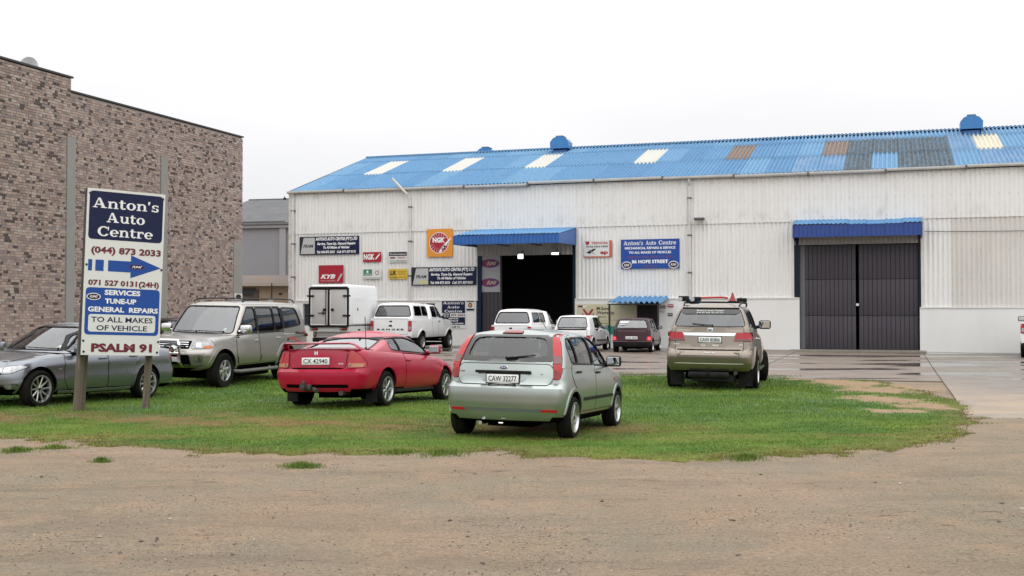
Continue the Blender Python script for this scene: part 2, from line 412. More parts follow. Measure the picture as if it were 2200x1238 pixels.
class Car:
    def __init__(s, name, label, cat, c, paint, loc, rot, group=None):
        s.c = c; s.paint = paint; s.root = thing(name, label, cat, loc, rot, group)
        R_ = c['R']; wb = c['wb']; W = c['W']
        v, f = lower_body(c); me = mesh('body', v, f, [paint, DARK, BLK], True); fix_normals(me)
        bvs = [BVHTree.FromPolygons([w.co.copy() for w in me.vertices], [tuple(p.vertices) for p in me.polygons])]
        cut = MB()
        for x in (wb / 2, -wb / 2):
            for sg in (1, -1):
                ya, yb = sorted((sg * (W - .34), sg * (W + .3))); n = 30; r = R_ + c.get('arch', .055)
                k = len(cut.v); vv = [(x + r * math.cos(2 * math.pi * i / n), y, R_ + .01 + r * math.sin(2 * math.pi * i / n)) for y in (ya, yb) for i in range(n)]
                cut.add(vv, [tuple(range(n)), tuple(range(2 * n - 1, n - 1, -1))] + [(i, (i + 1) % n, n + (i + 1) % n, n + i) for i in range(n)], 1)
        cm = mesh('cut', cut.v, cut.f, [paint, DARK, BLK], False, cut.m); fix_normals(cm)
        me = boolean(me, [cm])
        top = c['top']; cab = c['cabs'][0]; trim = c.get('trimz', 0)
        for p in me.polygons:
            q = p.center
            if p.material_index == 0:
                if p.normal.z > .5 and any(g['rear'][0] + .08 < q.x < g['front'][0] - .06 and abs(q.y) < g['Wb'] - .05 for g in c['cabs']) and q.z > .6: p.material_index = 1
                if p.normal.z < -.5 and q.z < .45: p.material_index = 1
                if q.z < trim: p.material_index = 2
            if p.material_index == 1: p.use_smooth = False
        me.set_sharp_from_angle(angle=rad(32)); s.body = obj('body', me, s.root)
        s.cabs = []
        for g in c['cabs']:
            v, f = cabin_mesh(c, g); me = mesh('cabin', v, f, [g.get('mat', paint), DARK, BLK], True); fix_normals(me)
            ov, of = stack(*cabin(c, g), True); bvs.append(BVHTree.FromPolygons([Vector(p) for p in ov], of))
            cuts = []
            for o in g.get('side', []): cuts.append(prism(rounded(o, .04), 'y', -2, 2))
            if 'wind' in g: cuts.append(prism(rounded(g['wind'], .07), 'x', g['front'][1] - .22, 4))
            if 'back' in g: cuts.append(prism(rounded(g['back'], .07), 'x', -5, g['rear'][1] + .25))
            if 'backz' in g: cuts.append(prism(rounded(g['backz'], .07), 'z', 1.0, 3))
            if cuts: me = boolean(me, cuts)
            me.set_sharp_from_angle(angle=rad(32)); s.cabs.append(obj(g.get('name', 'cabin'), me, s.root))
            for o in g.get('side', []):
                for sg in (1, -1):
                    s.band('window_trim', rounded(o, .04), 'y', sg, .022, .004, BLK)
                    s.patch('side_window', rounded(o, .04), 'y', sg, -.012, g.get('gm', GL), thick=0, gridn=.12)
            if 'wind' in g:
                s.band('windscreen_trim', rounded(g['wind'], .07), 'x', 1, .025, .003, BLK); s.patch('windscreen', rounded(g['wind'], .07), 'x', 1, -.010, g.get('gw', GL), thick=0)
            if 'back' in g:
                s.band('rear_window_trim', rounded(g['back'], .07), 'x', -1, g.get('bw', .03), .004, BLK); s.patch('rear_window', rounded(g['back'], .07), 'x', -1, -.010, g.get('gb', GL), thick=0)
            if 'backz' in g:
                s.band('rear_window_trim', rounded(g['backz'], .07), 'z', 1, .03, .004, BLK); s.patch('rear_window', rounded(g['backz'], .07), 'z', 1, -.008, g.get('gb', GL), thick=0, gridn=.06)
        s.bv = bvs
        # wheels
        wm = s.wheel_parts(c['wheel']); ty = c.get('track', W - .01) - c['wheel']['w'] / 2
        for x in (wb / 2, -wb / 2):
            for sg in (1, -1):
                h = obj('wheel', wm[0], s.root, (x, sg * ty, R_), (0, 0, 0 if sg > 0 else math.pi))
                if x > 0 and c.get('steer'): h.rotation_euler.z += c['steer']
                obj('tyre', wm[1], h); obj('rim', wm[2], h, rot=(0, random.random() * 6, 0))
        # underside: axles and exhaust
        b = MB(); rx = -wb / 2
        b.tube([(rx, -W + .2, R_), (rx, W - .2, R_)], .05, 8); b.box(rx - .25, -.3, .16, rx + .3, .3, R_ + .1); b.box(-.9, -W + .25, .19, wb / 2 - .1, W - .25, .3)
        b.tube([(wb / 2, -W + .2, R_), (wb / 2, W - .2, R_)], .05, 8)
        b.build('underside', DARK, s.root)
        s.interior()
    bv = None
    def ray(s, axis, sg, p):
        if axis == 'y': o, d = Vector((p[0], 3 * sg, p[1])), Vector((0, -sg, 0))
        elif axis == 'x': o, d = Vector((5 * sg, p[0], p[1])), Vector((-sg, 0, 0))
        else: o, d = Vector((p[0], p[1], 4)), Vector((0, 0, -1))
        best = None
        for t in s._bvs():
            h = t.ray_cast(o, d)
            if h[0] is not None and (best is None or h[3] < best[2]):
                n = h[1]
                if n.dot(d) > 0: n = -n
                best = (h[0], n, h[3])
        return best, d
    def _bvs(s):
        if s.bv is None:
            c = s.c; s.bv = []
            for v, f in [lower_body(c)] + [stack(*cabin(c, g), True) for g in c['cabs']]: s.bv.append(BVHTree.FromPolygons([Vector(p) for p in v], f))
        return s.bv
    def proj(s, pts, axis, sg, off):
        out = []; miss = []
        for i, p in enumerate(pts):
            h, d = s.ray(axis, sg, p)
            if h is None: out.append(None); miss.append(i)
            else: out.append((h[0] + (h[1] * .7 - d * .3) * off, (h[1] * .7 - d * .3)))
        good = [(i, o) for i, o in enumerate(out) if o is not None]
        for i in miss:
            j = min(good, key=lambda g: (pts[g[0]][0] - pts[i][0]) ** 2 + (pts[g[0]][1] - pts[i][1]) ** 2)
            q, n = j[1]; q = q.copy()
            if axis == 'y': q.x, q.z = pts[i]
            elif axis == 'x': q.y, q.z = pts[i]
            else: q.x, q.y = pts[i]
            out[i] = (q, n)
        return out
    def patch(s, name, outline, axis, sg, off, m, parent=None, thick=.012, gridn=.07, label=None, step=.05):
        pts, fc, nb = fill2d(outline, step, gridn); pr = s.proj(pts, axis, sg, off); v = [p for p, n in pr]; f = []
        want = {'y': Vector((0, sg, 0)), 'x': Vector((sg, 0, 0)), 'z': Vector((0, 0, 1))}[axis]
        for q in fc:
            a, b_, c_ = v[q[0]], v[q[1]], v[q[2]]
            f.append(q if (b_ - a).cross(c_ - a).dot(want) > 0 else q[::-1])
        if thick:
            k = len(v); v = v + [pr[i][0] - pr[i][1] * thick for i in range(nb)]
            ar = sum(pts[i][0] * pts[(i + 1) % nb][1] - pts[(i + 1) % nb][0] * pts[i][1] for i in range(nb))
            for i in range(nb): j = (i + 1) % nb; f.append((i, j, k + j, k + i))
        me = mesh(name, v, f, m, True, None, 40); o = obj(name, me, parent or s.root)
        if label: o['label'] = label
        return o
    def band(s, name, outline, axis, sg, w, off, m, parent=None, inner=0.0):
        a = densify(outline, .05); b_ = grow(a, w); a = grow(a, -inner) if inner else a
        pa = s.proj(a, axis, sg, off); pb = s.proj(b_, axis, sg, off); pc = s.proj(b_, axis, sg, off - .02) ; n = len(a)
        v = [p for p, _ in pa] + [p for p, _ in pb] + [p - nn * .012 for p, nn in pb]
        f = []
        want = {'y': Vector((0, sg, 0)), 'x': Vector((sg, 0, 0)), 'z': Vector((0, 0, 1))}[axis]
        for i in range(n):
            j = (i + 1) % n; q = (i, j, n + j, n + i)
            if (v[j] - v[i]).cross(v[n + i] - v[i]).dot(want) < 0: q = q[::-1]
            f.append(q); f.append((n + i, n + j, 2 * n + j, 2 * n + i))
        return obj(name, mesh(name, v, f, m, False), parent or s.root)
    def band2(s, name, outer, innr, axis, sg, off, m, n=72):
        def samp(poly):
            cx = sum(p[0] for p in innr) / len(innr); cy = sum(p[1] for p in innr) / len(innr); out = []
            for k in range(n):
                a = 2 * math.pi * k / n; d = Vector((math.cos(a), math.sin(a))); best = None
                for i in range(len(poly)):
                    A = Vector(poly[i]) - Vector((cx, cy)); B = Vector(poly[(i + 1) % len(poly)]) - Vector((cx, cy)); e = B - A; den = d.x * e.y - d.y * e.x
                    if abs(den) < 1e-9: continue
                    t = (A.x * e.y - A.y * e.x) / den; u = (A.x * d.y - A.y * d.x) / den
                    if t > 0 and -1e-6 <= u <= 1 + 1e-6: best = t if best is None else max(best, t)
                out.append((cx + d.x * best, cy + d.y * best))
            return out
        A, B = samp(innr), samp(outer); v = []; f = []; R = 3
        for r in range(R + 1):
            pts = [(a[0] + (b[0] - a[0]) * r / R, a[1] + (b[1] - a[1]) * r / R) for a, b in zip(A, B)]; v += [p for p, _ in s.proj(pts, axis, sg, off)]
        for r in range(R):
            for i in range(n): j = (i + 1) % n; f.append((r * n + i, r * n + j, r * n + n + j, r * n + n + i))
        me = mesh(name, v, f, m, True); fix_normals(me); return obj(name, me, s.root)
    def panel(s, name, outline, axis, sg, r=.03, m=None, off=.004, gap=.009, label=None, parent=None):
        """a door or lid: its own panel a little proud, over a dark seal that shows as the shut line"""
        o = rounded(outline, r); p = s.patch(name, o, axis, sg, off, m or s.paint, parent, label=label, thick=.006)
        s.patch('seal', grow(densify(o, .05), gap), axis, sg, .0015, DARK, p, thick=.004)
        return p
    def lamp(s, name, outline, axis, sg, m, subs=(), r=.03, off=.012, border=.008, label=None):
        o = rounded(outline, r); p = s.patch(name, o, axis, sg, off, m, thick=.03, gridn=.05, step=.03, label=label)
        if border: s.patch('lamp_seal', grow(densify(o, .03), border), axis, sg, .003, BLK, p, thick=.01, gridn=.05)
        for (nm, so, sm) in subs: s.patch(nm, rounded(so, .012), axis, sg, off + .004, sm, p, thick=.006, gridn=.04, step=.03)
        return p
    def wheel_parts(s, w):
        R_, rr, ww, n = s.c['R'], w['rim'], w['w'], w['spokes']; h = ww / 2
        b = MB(); b.lathe([(0, h - .09), (rr * .98, h - .09), (rr * .98, -h + .02), (0, -h + .02)], 24); m0 = mesh('wheel', b.v, b.f, DARK, True, None, 30)
        d = w.get('dev', 0)
        t = MB(); t.lathe([(rr, -h + .01), (rr + .02, -h), (R_ - .035, -h - .004), (R_ - .008, -h + .025), (R_, -h + .05), (R_, -.004), (R_ - .008, 0), (R_, .004), (R_, h - .05), (R_ - .008, h - .025), (R_ - .035, h + .004), (rr + .02, h), (rr, h - .012)], 36)
        m1 = mesh('tyre', t.v, t.f, RUB, True, None, 40)
        q = MB(); q.lathe([(rr + .004, h - .01), (rr + .004, h + .002), (rr - .012, h + .003), (rr - .022, h - .03), (rr - .03, h - .07)], 36)
        hr = w.get('hub', .07)
        q.lathe([(0, h - .012 + d), (hr * .5, h - .012 + d), (hr, h - .022 + d), (hr, h - .06)], 16)
        sw = w.get('sw', .032); dbl = w.get('double', False)
        for i in range(n):
            for da in ((-.17, .17) if dbl else (0,)):
                a = 2 * math.pi * i / n; a2 = a + da
                c1 = Vector((math.cos(a), 0, math.sin(a))); c2 = Vector((math.cos(a2), 0, math.sin(a2))); t1 = Vector((-math.sin(a2), 0, math.cos(a2)))
                p0 = c1 * (hr * .7); p1 = c2 * (rr - .016); s0, s1 = sw * w.get('taper', 1), sw
                v = []
                for p, ss, yy in ((p0, s0, h - .02 + d), (p1, s1, h - .02)):
                    v += [p + t1 * ss + Vector((0, yy - .008, 0)), p + t1 * ss * .55 + Vector((0, yy, 0)), p - t1 * ss * .55 + Vector((0, yy, 0)), p - t1 * ss + Vector((0, yy - .008, 0)), p - t1 * ss + Vector((0, yy - .035, 0)), p + t1 * ss + Vector((0, yy - .035, 0))]
                q.add(v, [(k, (k + 1) % 6, 6 + (k + 1) % 6, 6 + k) for k in range(6)])
        q.lathe([(0, h - .006 + d), (.022, h - .006 + d), (.026, h - .014 + d)], 12, 1)
        bm = mesh('rim', q.v, q.f, [w.get('mat', RIM), BLK], True, q.m, 30); fx = bmesh.new(); fx.from_mesh(bm); bmesh.ops.recalc_face_normals(fx, faces=fx.faces); fx.to_mesh(bm); fx.free()
        bm.set_sharp_from_angle(angle=rad(30))
        return m0, m1, bm
    def interior(s):
        c = s.c; g = c['cabs'][0]; fz = g.get('seatz', sm_interp(c['top'], 0) - .03); xs = c.get('seats', [.25, -.65])
        for x in xs:
            for y in (.37, -.37):
                b = MB(); M = Matrix.Translation((x - .12, y, fz - .35 - c.get('sdrop', 0) - (.12 if x < -.3 else 0))) @ Matrix.Rotation(rad(-14), 4, 'Y')
                b.rbox(-.08, -.24, 0, .08, .24, .55, .05, 0, M); b.rbox(-.06, -.13, .60, .05, .13, .80, .04, 0, M); b.tube([M @ Vector((0, -.06, .5)), M @ Vector((0, -.06, .65))], .01, 6); b.tube([M @ Vector((0, .06, .5)), M @ Vector((0, .06, .65))], .01, 6)
                b.build('seat', c.get('trimm', TRIM), s.root, smooth=True)
        fx = g['front'][0]
        b = MB(); b.rbox(fx - .75, -g['Wb'] + .12, fz - .1, fx - .38, g['Wb'] - .12, fz + .07, .04); b.build('dashboard', TRIM, s.root, smooth=True)
        b = MB(); M = Matrix.Translation((fx - .86, -.37, fz + .10)) @ Matrix.Rotation(rad(-25), 4, 'Y')
        b.tube([M @ Vector((0, .18 * math.cos(2 * math.pi * k / 20), .18 * math.sin(2 * math.pi * k / 20))) for k in range(21)], .014, 6); b.tube([M @ Vector((0, 0, 0)), M @ Vector((.25, 0, 0))], .03, 6); b.tube([M @ Vector((0, -.17, 0)), M @ Vector((0, .17, 0))], .015, 6)
        b.build('steering_wheel', BLK, s.root, smooth=True)
    def plate(s, text, y, z, w=.46, h=.11, x=None, tilt=0, frame=True, side=-1, wl=.88):
        if x is None: hh, _ = s.ray('x', side, (y, z)); x = hh[0].x + side * .02
        a = Vector((0, 0, 0)); b = MB(); b.rbox(-w / 2, 0, -h / 2, w / 2, .012, h / 2, .004)
        o = b.build('number_plate', PLATE, s.root, (x, y, z), (tilt, 0, rad(90 * side)), smooth=True)
        if frame: f = MB(); f.rbox(-w / 2 - .014, .004, -h / 2 - .014, w / 2 + .014, .016, h / 2 + .014, .004); f.build('plate_frame', BLK, o)
        if text: obj('lettering', text_mesh(text, w * wl, h * .62, INK, .012), o, (0, -.002, 0))
        return o
    def badge(s, text, y, z, w, h, m, side=-1, shear=0, name='lettering', bold=.01):
        hh, _ = s.ray('x', side, (y, z)); n = hh[1]; up = Vector((0, 0, 1)); tilt = math.atan2(n.z, abs(n.x))
        return obj(name, text_mesh(text, w, h, m, bold, shear), s.root, hh[0] + n * .006, (-tilt, 0, rad(90 * side)))
    def mirror(s, x, y, z, m=None, ang=0, sz=1.0, glass_back=True):
        for sg in (1, -1):
            b = MB(); b.rbox(-.05 * sz, -.11 * sz, -.075 * sz, .06 * sz, .11 * sz, .085 * sz, .035 * sz)
            b.tube([(0, -sg * .08 * sz, -.04), (.02, -sg * .2 * sz, -.06)], [.035, .045], 8)
            o = b.build('door_mirror', m or s.paint, s.root, (x, sg * (y + .11 * sz), z), smooth=True)
            g = MB(); g.rbox(-.056 * sz, -.09 * sz, -.055 * sz, -.046 * sz, .09 * sz, .065 * sz, .004); g.build('mirror_glass', MIR, o)
    def handle(s, x, z, sg, m=None, l=.16):
        h, _ = s.ray('y', sg, (x, z)); b = MB(); b.rbox(-l / 2, -.018, -.015, l / 2, .025 if sg > 0 else .025, .015, .01)
        b.build('door_handle', m or s.paint, s.root, (h[0].x, h[0].y + sg * .012, h[0].z), (0, 0, 0), smooth=True)
    def flare(s, w=.05, off=.018, m=None, zmin=.30, xs=(1, -1)):
        c = s.c; R_ = c['R']; r1 = R_ + c.get('arch', .055) - .004; zc = R_ + .01
        for x in [c['wb'] / 2 * k for k in xs]:
            for sg in (1, -1):
                a0 = math.asin(max(-1, min(1, (zmin - zc) / r1))); n = 26
                o = [(x + (r1) * math.cos(a0 + (math.pi - 2 * a0) * i / n), zc + r1 * math.sin(a0 + (math.pi - 2 * a0) * i / n)) for i in range(n + 1)]
                o2 = [(x + (r1 + w) * math.cos(a0 + (math.pi - 2 * a0) * i / n), zc + (r1 + w) * math.sin(a0 + (math.pi - 2 * a0) * i / n)) for i in range(n, -1, -1)]
                s.patch('wheel_arch', o + o2, 'y', sg, off, m or s.paint, thick=.03, gridn=0, step=.06)
    def wiper(s, y0, z0, y1, z1, side=-1):
        pts = []
        for i in range(6):
            t = i / 5; h, _ = s.ray('x', side, (y0 + (y1 - y0) * t, z0 + (z1 - z0) * t)); pts.append(h[0] + h[1] * .02)
        b = MB(); b.tube(pts, .009, 6); b.tube([pts[0], pts[0] - Vector((side * .03, 0, 0))], .018, 8); b.build('wiper', BLK, s.root)
    def flaps(s, m=None, xs=(-1,), w=.24, h=.26):
        c = s.c
        for k in xs:
            x = k * c['wb'] / 2 - c['R'] - .05
            for sg in (1, -1):
                b = MB(); b.box(x - .012, sg * (c['W'] - .04) - (w if sg > 0 else 0), .10, x, sg * (c['W'] - .04) + (0 if sg > 0 else w), .10 + h); b.build('mud_flap', m or BLK, s.root)
    def oval(s, y, z, a, b_, m, m2, side=-1, txt=None):
        hh, _ = s.ray('x', side, (y, z)); n = hh[1]; tilt = math.atan2(n.z, abs(n.x))
        q = MB(); q.lathe([(0, -.008), (.85, -.008), (1, 0), (1, .006)], 20)
        o = obj('badge', mesh('badge', [(v[0] * a, v[1], v[2] * b_) for v in q.v], q.f, m, True, None, 30), s.root, hh[0] + n * .006, (-tilt, 0, rad(90 * side)))
        q = MB(); q.lathe([(0, -.0095), (.8, -.0095), (.82, -.008)], 20); obj('badge_centre', mesh('badge_centre', [(v[0] * a, v[1], v[2] * b_) for v in q.v], q.f, m2, True), o)
        if txt: obj('lettering', text_mesh(txt, a * 1.1, b_ * .8, WHI, .0, .3), o, (0, -.0115, 0))
        return o
def rail(car, pts, r=.016, m=None, name='roof_rail'):
    for sg in (1, -1): b = MB(); b.tube([(p[0], sg * p[1], p[2]) for p in pts], r, 8); b.build(name, m or BLK, car.root, smooth=True)
# ------------------------------------------------------------ the cars
def paint(name, col, metal=.35, rough=.32, dirt=(.12, .10, .08), amt=.35): return mat(name, col, rough, metal, .40, spec=.3, vary=(1.4, amt, tuple(.75 * a + .25 * b for a, b in zip(col, dirt))), obj=True)
P_FI = paint('pale_green_silver', (.385, .43, .415), .85, .28); P_RED = paint('red_paint', (.37, .003, .032), .0, .3, amt=.25)
P_GOLD = paint('champagne_paint', (.375, .362, .338), .85, .30); P_BMW = paint('graphite_paint', (.24, .26, .29), .85, .25)
P_FO = paint('bronze_paint', (.25, .215, .182), .85, .30); P_WH = paint('white_paint', (.80, .81, .82), 0, .3, amt=.25)
P_MAR = paint('maroon_paint', (.035, .005, .014), .1, .3); P_DK = paint('dark_paint', (.02, .02, .024), .3, .3)
PROF = [(0, .87), (.04, .92), (.12, .965), (.25, .99), (.4, 1), (.6, 1), (.8, .985), (.92, .965), (.97, .95), (1, .92)]
def flat(z, rise=0): return lambda x: z
def pose(X, Y, yaw, Z=0, p=0, r=0): return dict(loc=(X, Y, Z), rot=(rad(r), rad(p), rad(yaw)))

# --- silver green hatchback, nearest
c = dict(wb=2.486, R=.290, W=.84, crown=.03, trimz=.245, wheel=dict(rim=.205, w=.19, spokes=5, sw=.038, taper=1.3), track=.835,
  top=[(-1.95, 1.0), (-1.2, 1.0), (0, .965), (.9, .93), (1.3, .88), (1.7, .80), (2.0, .70)], bot=flat(.24), prof=PROF,
  rear=[(.2, -1.78), (.26, -1.82), (.37, -1.862), (.375, -1.852), (.415, -1.852), (.42, -1.868), (.66, -1.885), (.70, -1.865), (.715, -1.805), (.80, -1.80), (1.0, -1.765)],
  front=[(.2, 1.92), (.35, 2.0), (.55, 2.03), (.75, 1.98), (.9, 1.9)], rr=.16, br=.09, rf=.22, bf=.18,
  cabs=[dict(front=(1.08, .30), rear=(-1.765, -1.50), Wb=.805, Wr=.625, bulge=.03, roof=[(-1.7, 1.365), (-1.3, 1.405), (-.5, 1.43), (.3, 1.41), (1.2, 1.36)], crown=.045, br=.09, rr=.12, curve=.03, curver=.02,
    side=[[(-1.30, 1.03), (-1.02, 1.01), (-1.02, 1.335), (-1.18, 1.32), (-1.32, 1.22)], [(-.98, 1.01), (-.20, .99), (-.20, 1.355), (-.98, 1.335)], [(-.13, .99), (.74, .97), (.40, 1.22), (.10, 1.345), (-.13, 1.355)]],
    wind=[(-.68, 1.0), (.68, 1.0), (.52, 1.36), (-.52, 1.36)], back=[(-.56, 1.085), (.56, 1.085), (.50, 1.30), (.44, 1.345), (-.44, 1.345), (-.50, 1.30)], bw=.01)])
k = Car('parked_car', 'pale silver-green five-door hatchback seen from behind, nearest the dirt road', 'car', c, P_FI, **pose(.43, 16.60, 71.7, -.074, 1.72, .6))
k.band2('tailgate_glass', rounded([(-.665, 1.025), (.665, 1.025), (.60, 1.375), (-.60, 1.375)], .02), rounded([(-.56, 1.085), (.56, 1.085), (.50, 1.30), (.44, 1.345), (-.44, 1.345), (-.50, 1.30)], .07), 'x', -1, .006, mat('black_glass', (.012, .013, .014), .12, coat=.6))
k.panel('tailgate', [(-.60, .99), (.60, .99), (.655, .93), (.655, .80), (.60, .725), (-.60, .725), (-.655, .80), (-.655, .93)], 'x', -1, .04)
for sg in (1, -1):
    k.lamp('tail_light', [(sg * .66, .80), (sg * .735, .80), (sg * .755, .90), (sg * .735, 1.06), (sg * .69, 1.22), (sg * .615, 1.385), (sg * .555, 1.385), (sg * .60, 1.2), (sg * .645, 1.0)], 'x', -1, REDL,
      [('reversing_light', [(sg * .655, 1.0), (sg * .735, 1.0), (sg * .715, 1.10), (sg * .635, 1.10)], SMK), ('indicator', [(sg * .67, .815), (sg * .725, .815), (sg * .745, .89), (sg * .665, .93)], REDD)], r=.02, off=.018)
    k.lamp('reflector', [(sg * .52, .378), (sg * .72, .378), (sg * .73, .412), (sg * .54, .412)], 'x', -1, REDL, r=.005, border=0, off=.01)
    k.panel('rear_door', [(-.94, .36), (-.16, .36), (-.16, .97), (-1.30, .99), (-1.34, .86), (-1.22, .72), (-1.0, .60), (-.86, .44)], 'y', sg, .03)
    k.panel('front_door', [(-.14, .36), (.86, .36), (.90, .55), (.90, .93), (-.14, .965)], 'y', sg, .03)
    k.panel('door_moulding', [(-.84, .50), (-.17, .50), (-.17, .545), (-.80, .545)], 'y', sg, .005, BLK, .014, .001); k.panel('door_moulding', [(-.13, .50), (.86, .50), (.86, .545), (-.13, .545)], 'y', sg, .005, BLK, .014, .001)
    k.handle(-1.02, .89, sg, BLK, .19); k.handle(.0, .87, sg, BLK, .19)
    k.lamp('side_repeater', [(1.02, .74), (1.07, .73), (1.07, .77), (1.02, .78)], 'y', sg, AMB, border=0, r=.005)
    k.lamp('headlight', [(sg * .45, .60), (sg * .76, .66), (sg * .74, .80), (sg * .5, .73)], 'x', 1, CLR)
k.lamp('brake_light', [(-.14, 1.392), (.14, 1.392), (.12, 1.425), (-.12, 1.425)], 'x', -1, REDD, r=.01, off=.02)
k.patch('bumper_groove', rounded([(-.54, .375), (.54, .375), (.54, .415), (-.54, .415)], .005), 'x', -1, .0015, mat('grey_green_trim', (.10, .12, .11), .6), thick=0)
k.patch('plate_recess', rounded([(-.37, .875), (.37, .875), (.26, .70 + .045), (-.26, .745)], .03), 'x', -1, .007, P_FI, thick=.003)
hh, _ = k.ray('x', -1, (0, .885)); b = MB(); b.rbox(-.025, -.38, -.018, .02, .38, .018, .008); b.build('tailgate_handle', BLK, k.root, (hh[0].x - .012, 0, .888), smooth=True)
k.plate('CAW 32277', 0, .80, .44, .11, tilt=0); b = MB(); b.rbox(-.19, 0, -.014, .19, .01, .014, .003); o = b.build('dealer_strip', BLK, k.root, (-1.845, 0, .722), (0, 0, rad(-90)))
obj('lettering', text_mesh('------ ----- -----', .33, .012, WHI), o, (0, -.002, 0))
k.oval(0, .945, .06, .028, CHR, mat('badge_blue', (.01, .02, .10), .2, coat=1), txt='Ford'); k.badge('FIESTA', .56, .885, .15, .018, INK); k.badge('1.4i', -.50, .865, .045, .018, INK); k.badge('o', -.26, .80, .03, .03, CHR)
k.wiper(-.02, 1.06, -.40, 1.10); k.mirror(.62, .80, 1.02, BLK)
k.flare(.045, .012, zmin=.34)
b = MB(); b.tube([(-1.86, .28, .22), (-1.6, .28, .22)], .025, 10); b.tube([(-1.87, .02, .225), (-1.87, -.04, .225)], .012, 6, 0); b.build('exhaust', CHR, k.root)
b = MB(); b.tube([(.18, 0, 1.46), (.10, 0, 1.50), (-.15, 0, 1.62)], .004, 5); b.build('aerial', BLK, k.root)
k.panel('fuel_flap', [(-1.62, .80), (-1.47, .80), (-1.47, .93), (-1.62, .93)], 'y', 1, .04)

# --- red coupe
c = dict(seats=[.05, -.70], sdrop=.17, wb=2.55, R=.305, W=.87, crown=.035, trimz=.0, wheel=dict(rim=.205, w=.20, spokes=7, sw=.030, taper=.7, hub=.06), track=.862,
  top=[(-2.3, .93), (-1.9, .965), (-1.3, .95), (0, .89), (.9, .85), (1.4, .77), (1.9, .66), (2.2, .58)], bot=flat(.26), prof=[(0, .86), (.08, .93), (.2, .975), (.4, 1), (.55, .995), (.56, 1.003), (.6, 1), (.8, .975), (.93, .94), (.98, .90), (1, .85)],
  rear=[(.2, -2.10), (.28, -2.20), (.40, -2.24), (.56, -2.255), (.60, -2.25), (.635, -2.19), (.66, -2.185), (.9, -2.165), (.97, -2.13)],
  front=[(.2, 2.08), (.4, 2.17), (.6, 2.12), (.8, 2.0)], rr=.22, br=.10, rf=.3, bf=.22, tr=.09, tf=.1,
  cabs=[dict(front=(1.12, .18), rear=(-1.92, -.62), Wb=.79, Wr=.56, bulge=.045, roof=[(-2, 1.13), (-1.2, 1.18), (-.8, 1.225), (-.3, 1.255), (.2, 1.24), (1.2, 1.12)], crown=.05, br=.12, rr=.12, curve=.05, curver=.05, rf=.14, bf=.16, gm=GLT,
    side=[[(-1.00, .975, .10), (-.62, .95, .02), (-.62, 1.165, .02), (-.86, 1.15, .14)], [(-.585, .95, .02), (.66, .90, .03), (.34, 1.07, .1), (-.10, 1.17, .12), (-.585, 1.165, .02)]],
    wind=[(-.68, .94), (.68, .94), (.50, 1.2), (-.50, 1.2)], backz=[(-1.80, -.64), (-1.80, .64), (-.84, .49), (-.84, -.49)], gb=glass_mat('reflecting_rear_glass', (.10, .12, .125), .24))])
k = Car('parked_car', 'red two-door coupe with a boot spoiler, parked on the grass beside the silver-green hatchback', 'car', c, P_RED, **pose(-2.46, 20.5, 71.0, .015, 1.8, -.9))
k.panel('boot_lid', [(-.52, .955), (.52, .955), (.50, .70), (.46, .655), (-.46, .655), (-.50, .70)], 'x', -1, .03)
for sg in (1, -1):
    k.lamp('tail_light', [(sg * .53, .66), (sg * .80, .67), (sg * .80, .74), (sg * .72, .87), (sg * .60, .94), (sg * .55, .935)], 'x', -1, REDL, [('indicator', [(sg * .55, .675), (sg * .76, .68), (sg * .775, .735), (sg * .55, .74)], mat('amber_brown_lens', (.42, .16, .06), .15, coat=1)), ('reversing_light', [(sg * .555, .68), (sg * .62, .682), (sg * .62, .735), (sg * .555, .735)], SMK)], r=.05)
    k.panel('door', [(-.55, .30), (.72, .30), (.80, .50), (.78, .86), (-.55, .90)], 'y', sg, .04)
    k.handle(-.42, .78, sg, P_RED, .15)
    k.lamp('side_repeater', [(1.02, .60), (1.08, .60), (1.08, .63), (1.02, .63)], 'y', sg, AMB, border=0, r=.005); k.lamp('headlight', [(sg * .4, .55), (sg * .75, .56), (sg * .72, .66), (sg * .42, .62)], 'x', 1, CLR)
    k.patch('sill', [(-.86, .245), (.86, .245), (.86, .30), (-.86, .30)], 'y', sg, .004, BLK, thick=.02, gridn=0)
# spoiler: a wing on two feet
pts = []; b = MB()
for i in range(25):
    t = i / 24; y = -.70 + 1.4 * t; e_ = min(1, (1 - abs(2 * t - 1)) / .16); e_ = math.sin(e_ * math.pi / 2); z = .955 + .10 * e_; x = -2.07 - .06 * (1 - (y / .7) ** 2) + .16 * (1 - e_)
    pts.append((x, y, z, e_))
v = []; f = []
for (x, y, z, e_) in pts:
    for (dx, dz) in ((.12, -.012), (.05, .016), (-.05, .022), (-.085, .008), (-.05, -.008), (.05, -.012)): v.append((x + dx, y, z + dz))
for i in range(24):
    for j in range(6): f.append((i * 6 + j, i * 6 + (j + 1) % 6, i * 6 + 6 + (j + 1) % 6, i * 6 + 6 + j))
f += [tuple(range(5, -1, -1)), tuple(144 + j for j in range(6))]
me = mesh('spoiler', v, f, P_RED, True, None, 40); fix_normals(me); me.set_sharp_from_angle(angle=rad(40)); obj('spoiler', me, k.root)
k.patch('plate_recess', rounded([(-.34, .70), (.34, .70), (.34, .86), (.28, .875), (-.28, .875), (-.34, .86)], .03), 'x', -1, .009, P_RED, thick=.006)
k.plate('CX 42940', 0, .775, .50, .115, frame=False); k.badge('H', 0, .905, .06, .05, CHR, bold=.06); k.badge('Prelude', -.40, .735, .15, .028, CHR, shear=.3)
k.patch('bumper_slot', rounded([(-.56, .345), (.56, .345), (.56, .40), (-.56, .40)], .02), 'x', -1, .002, DARK, thick=0)
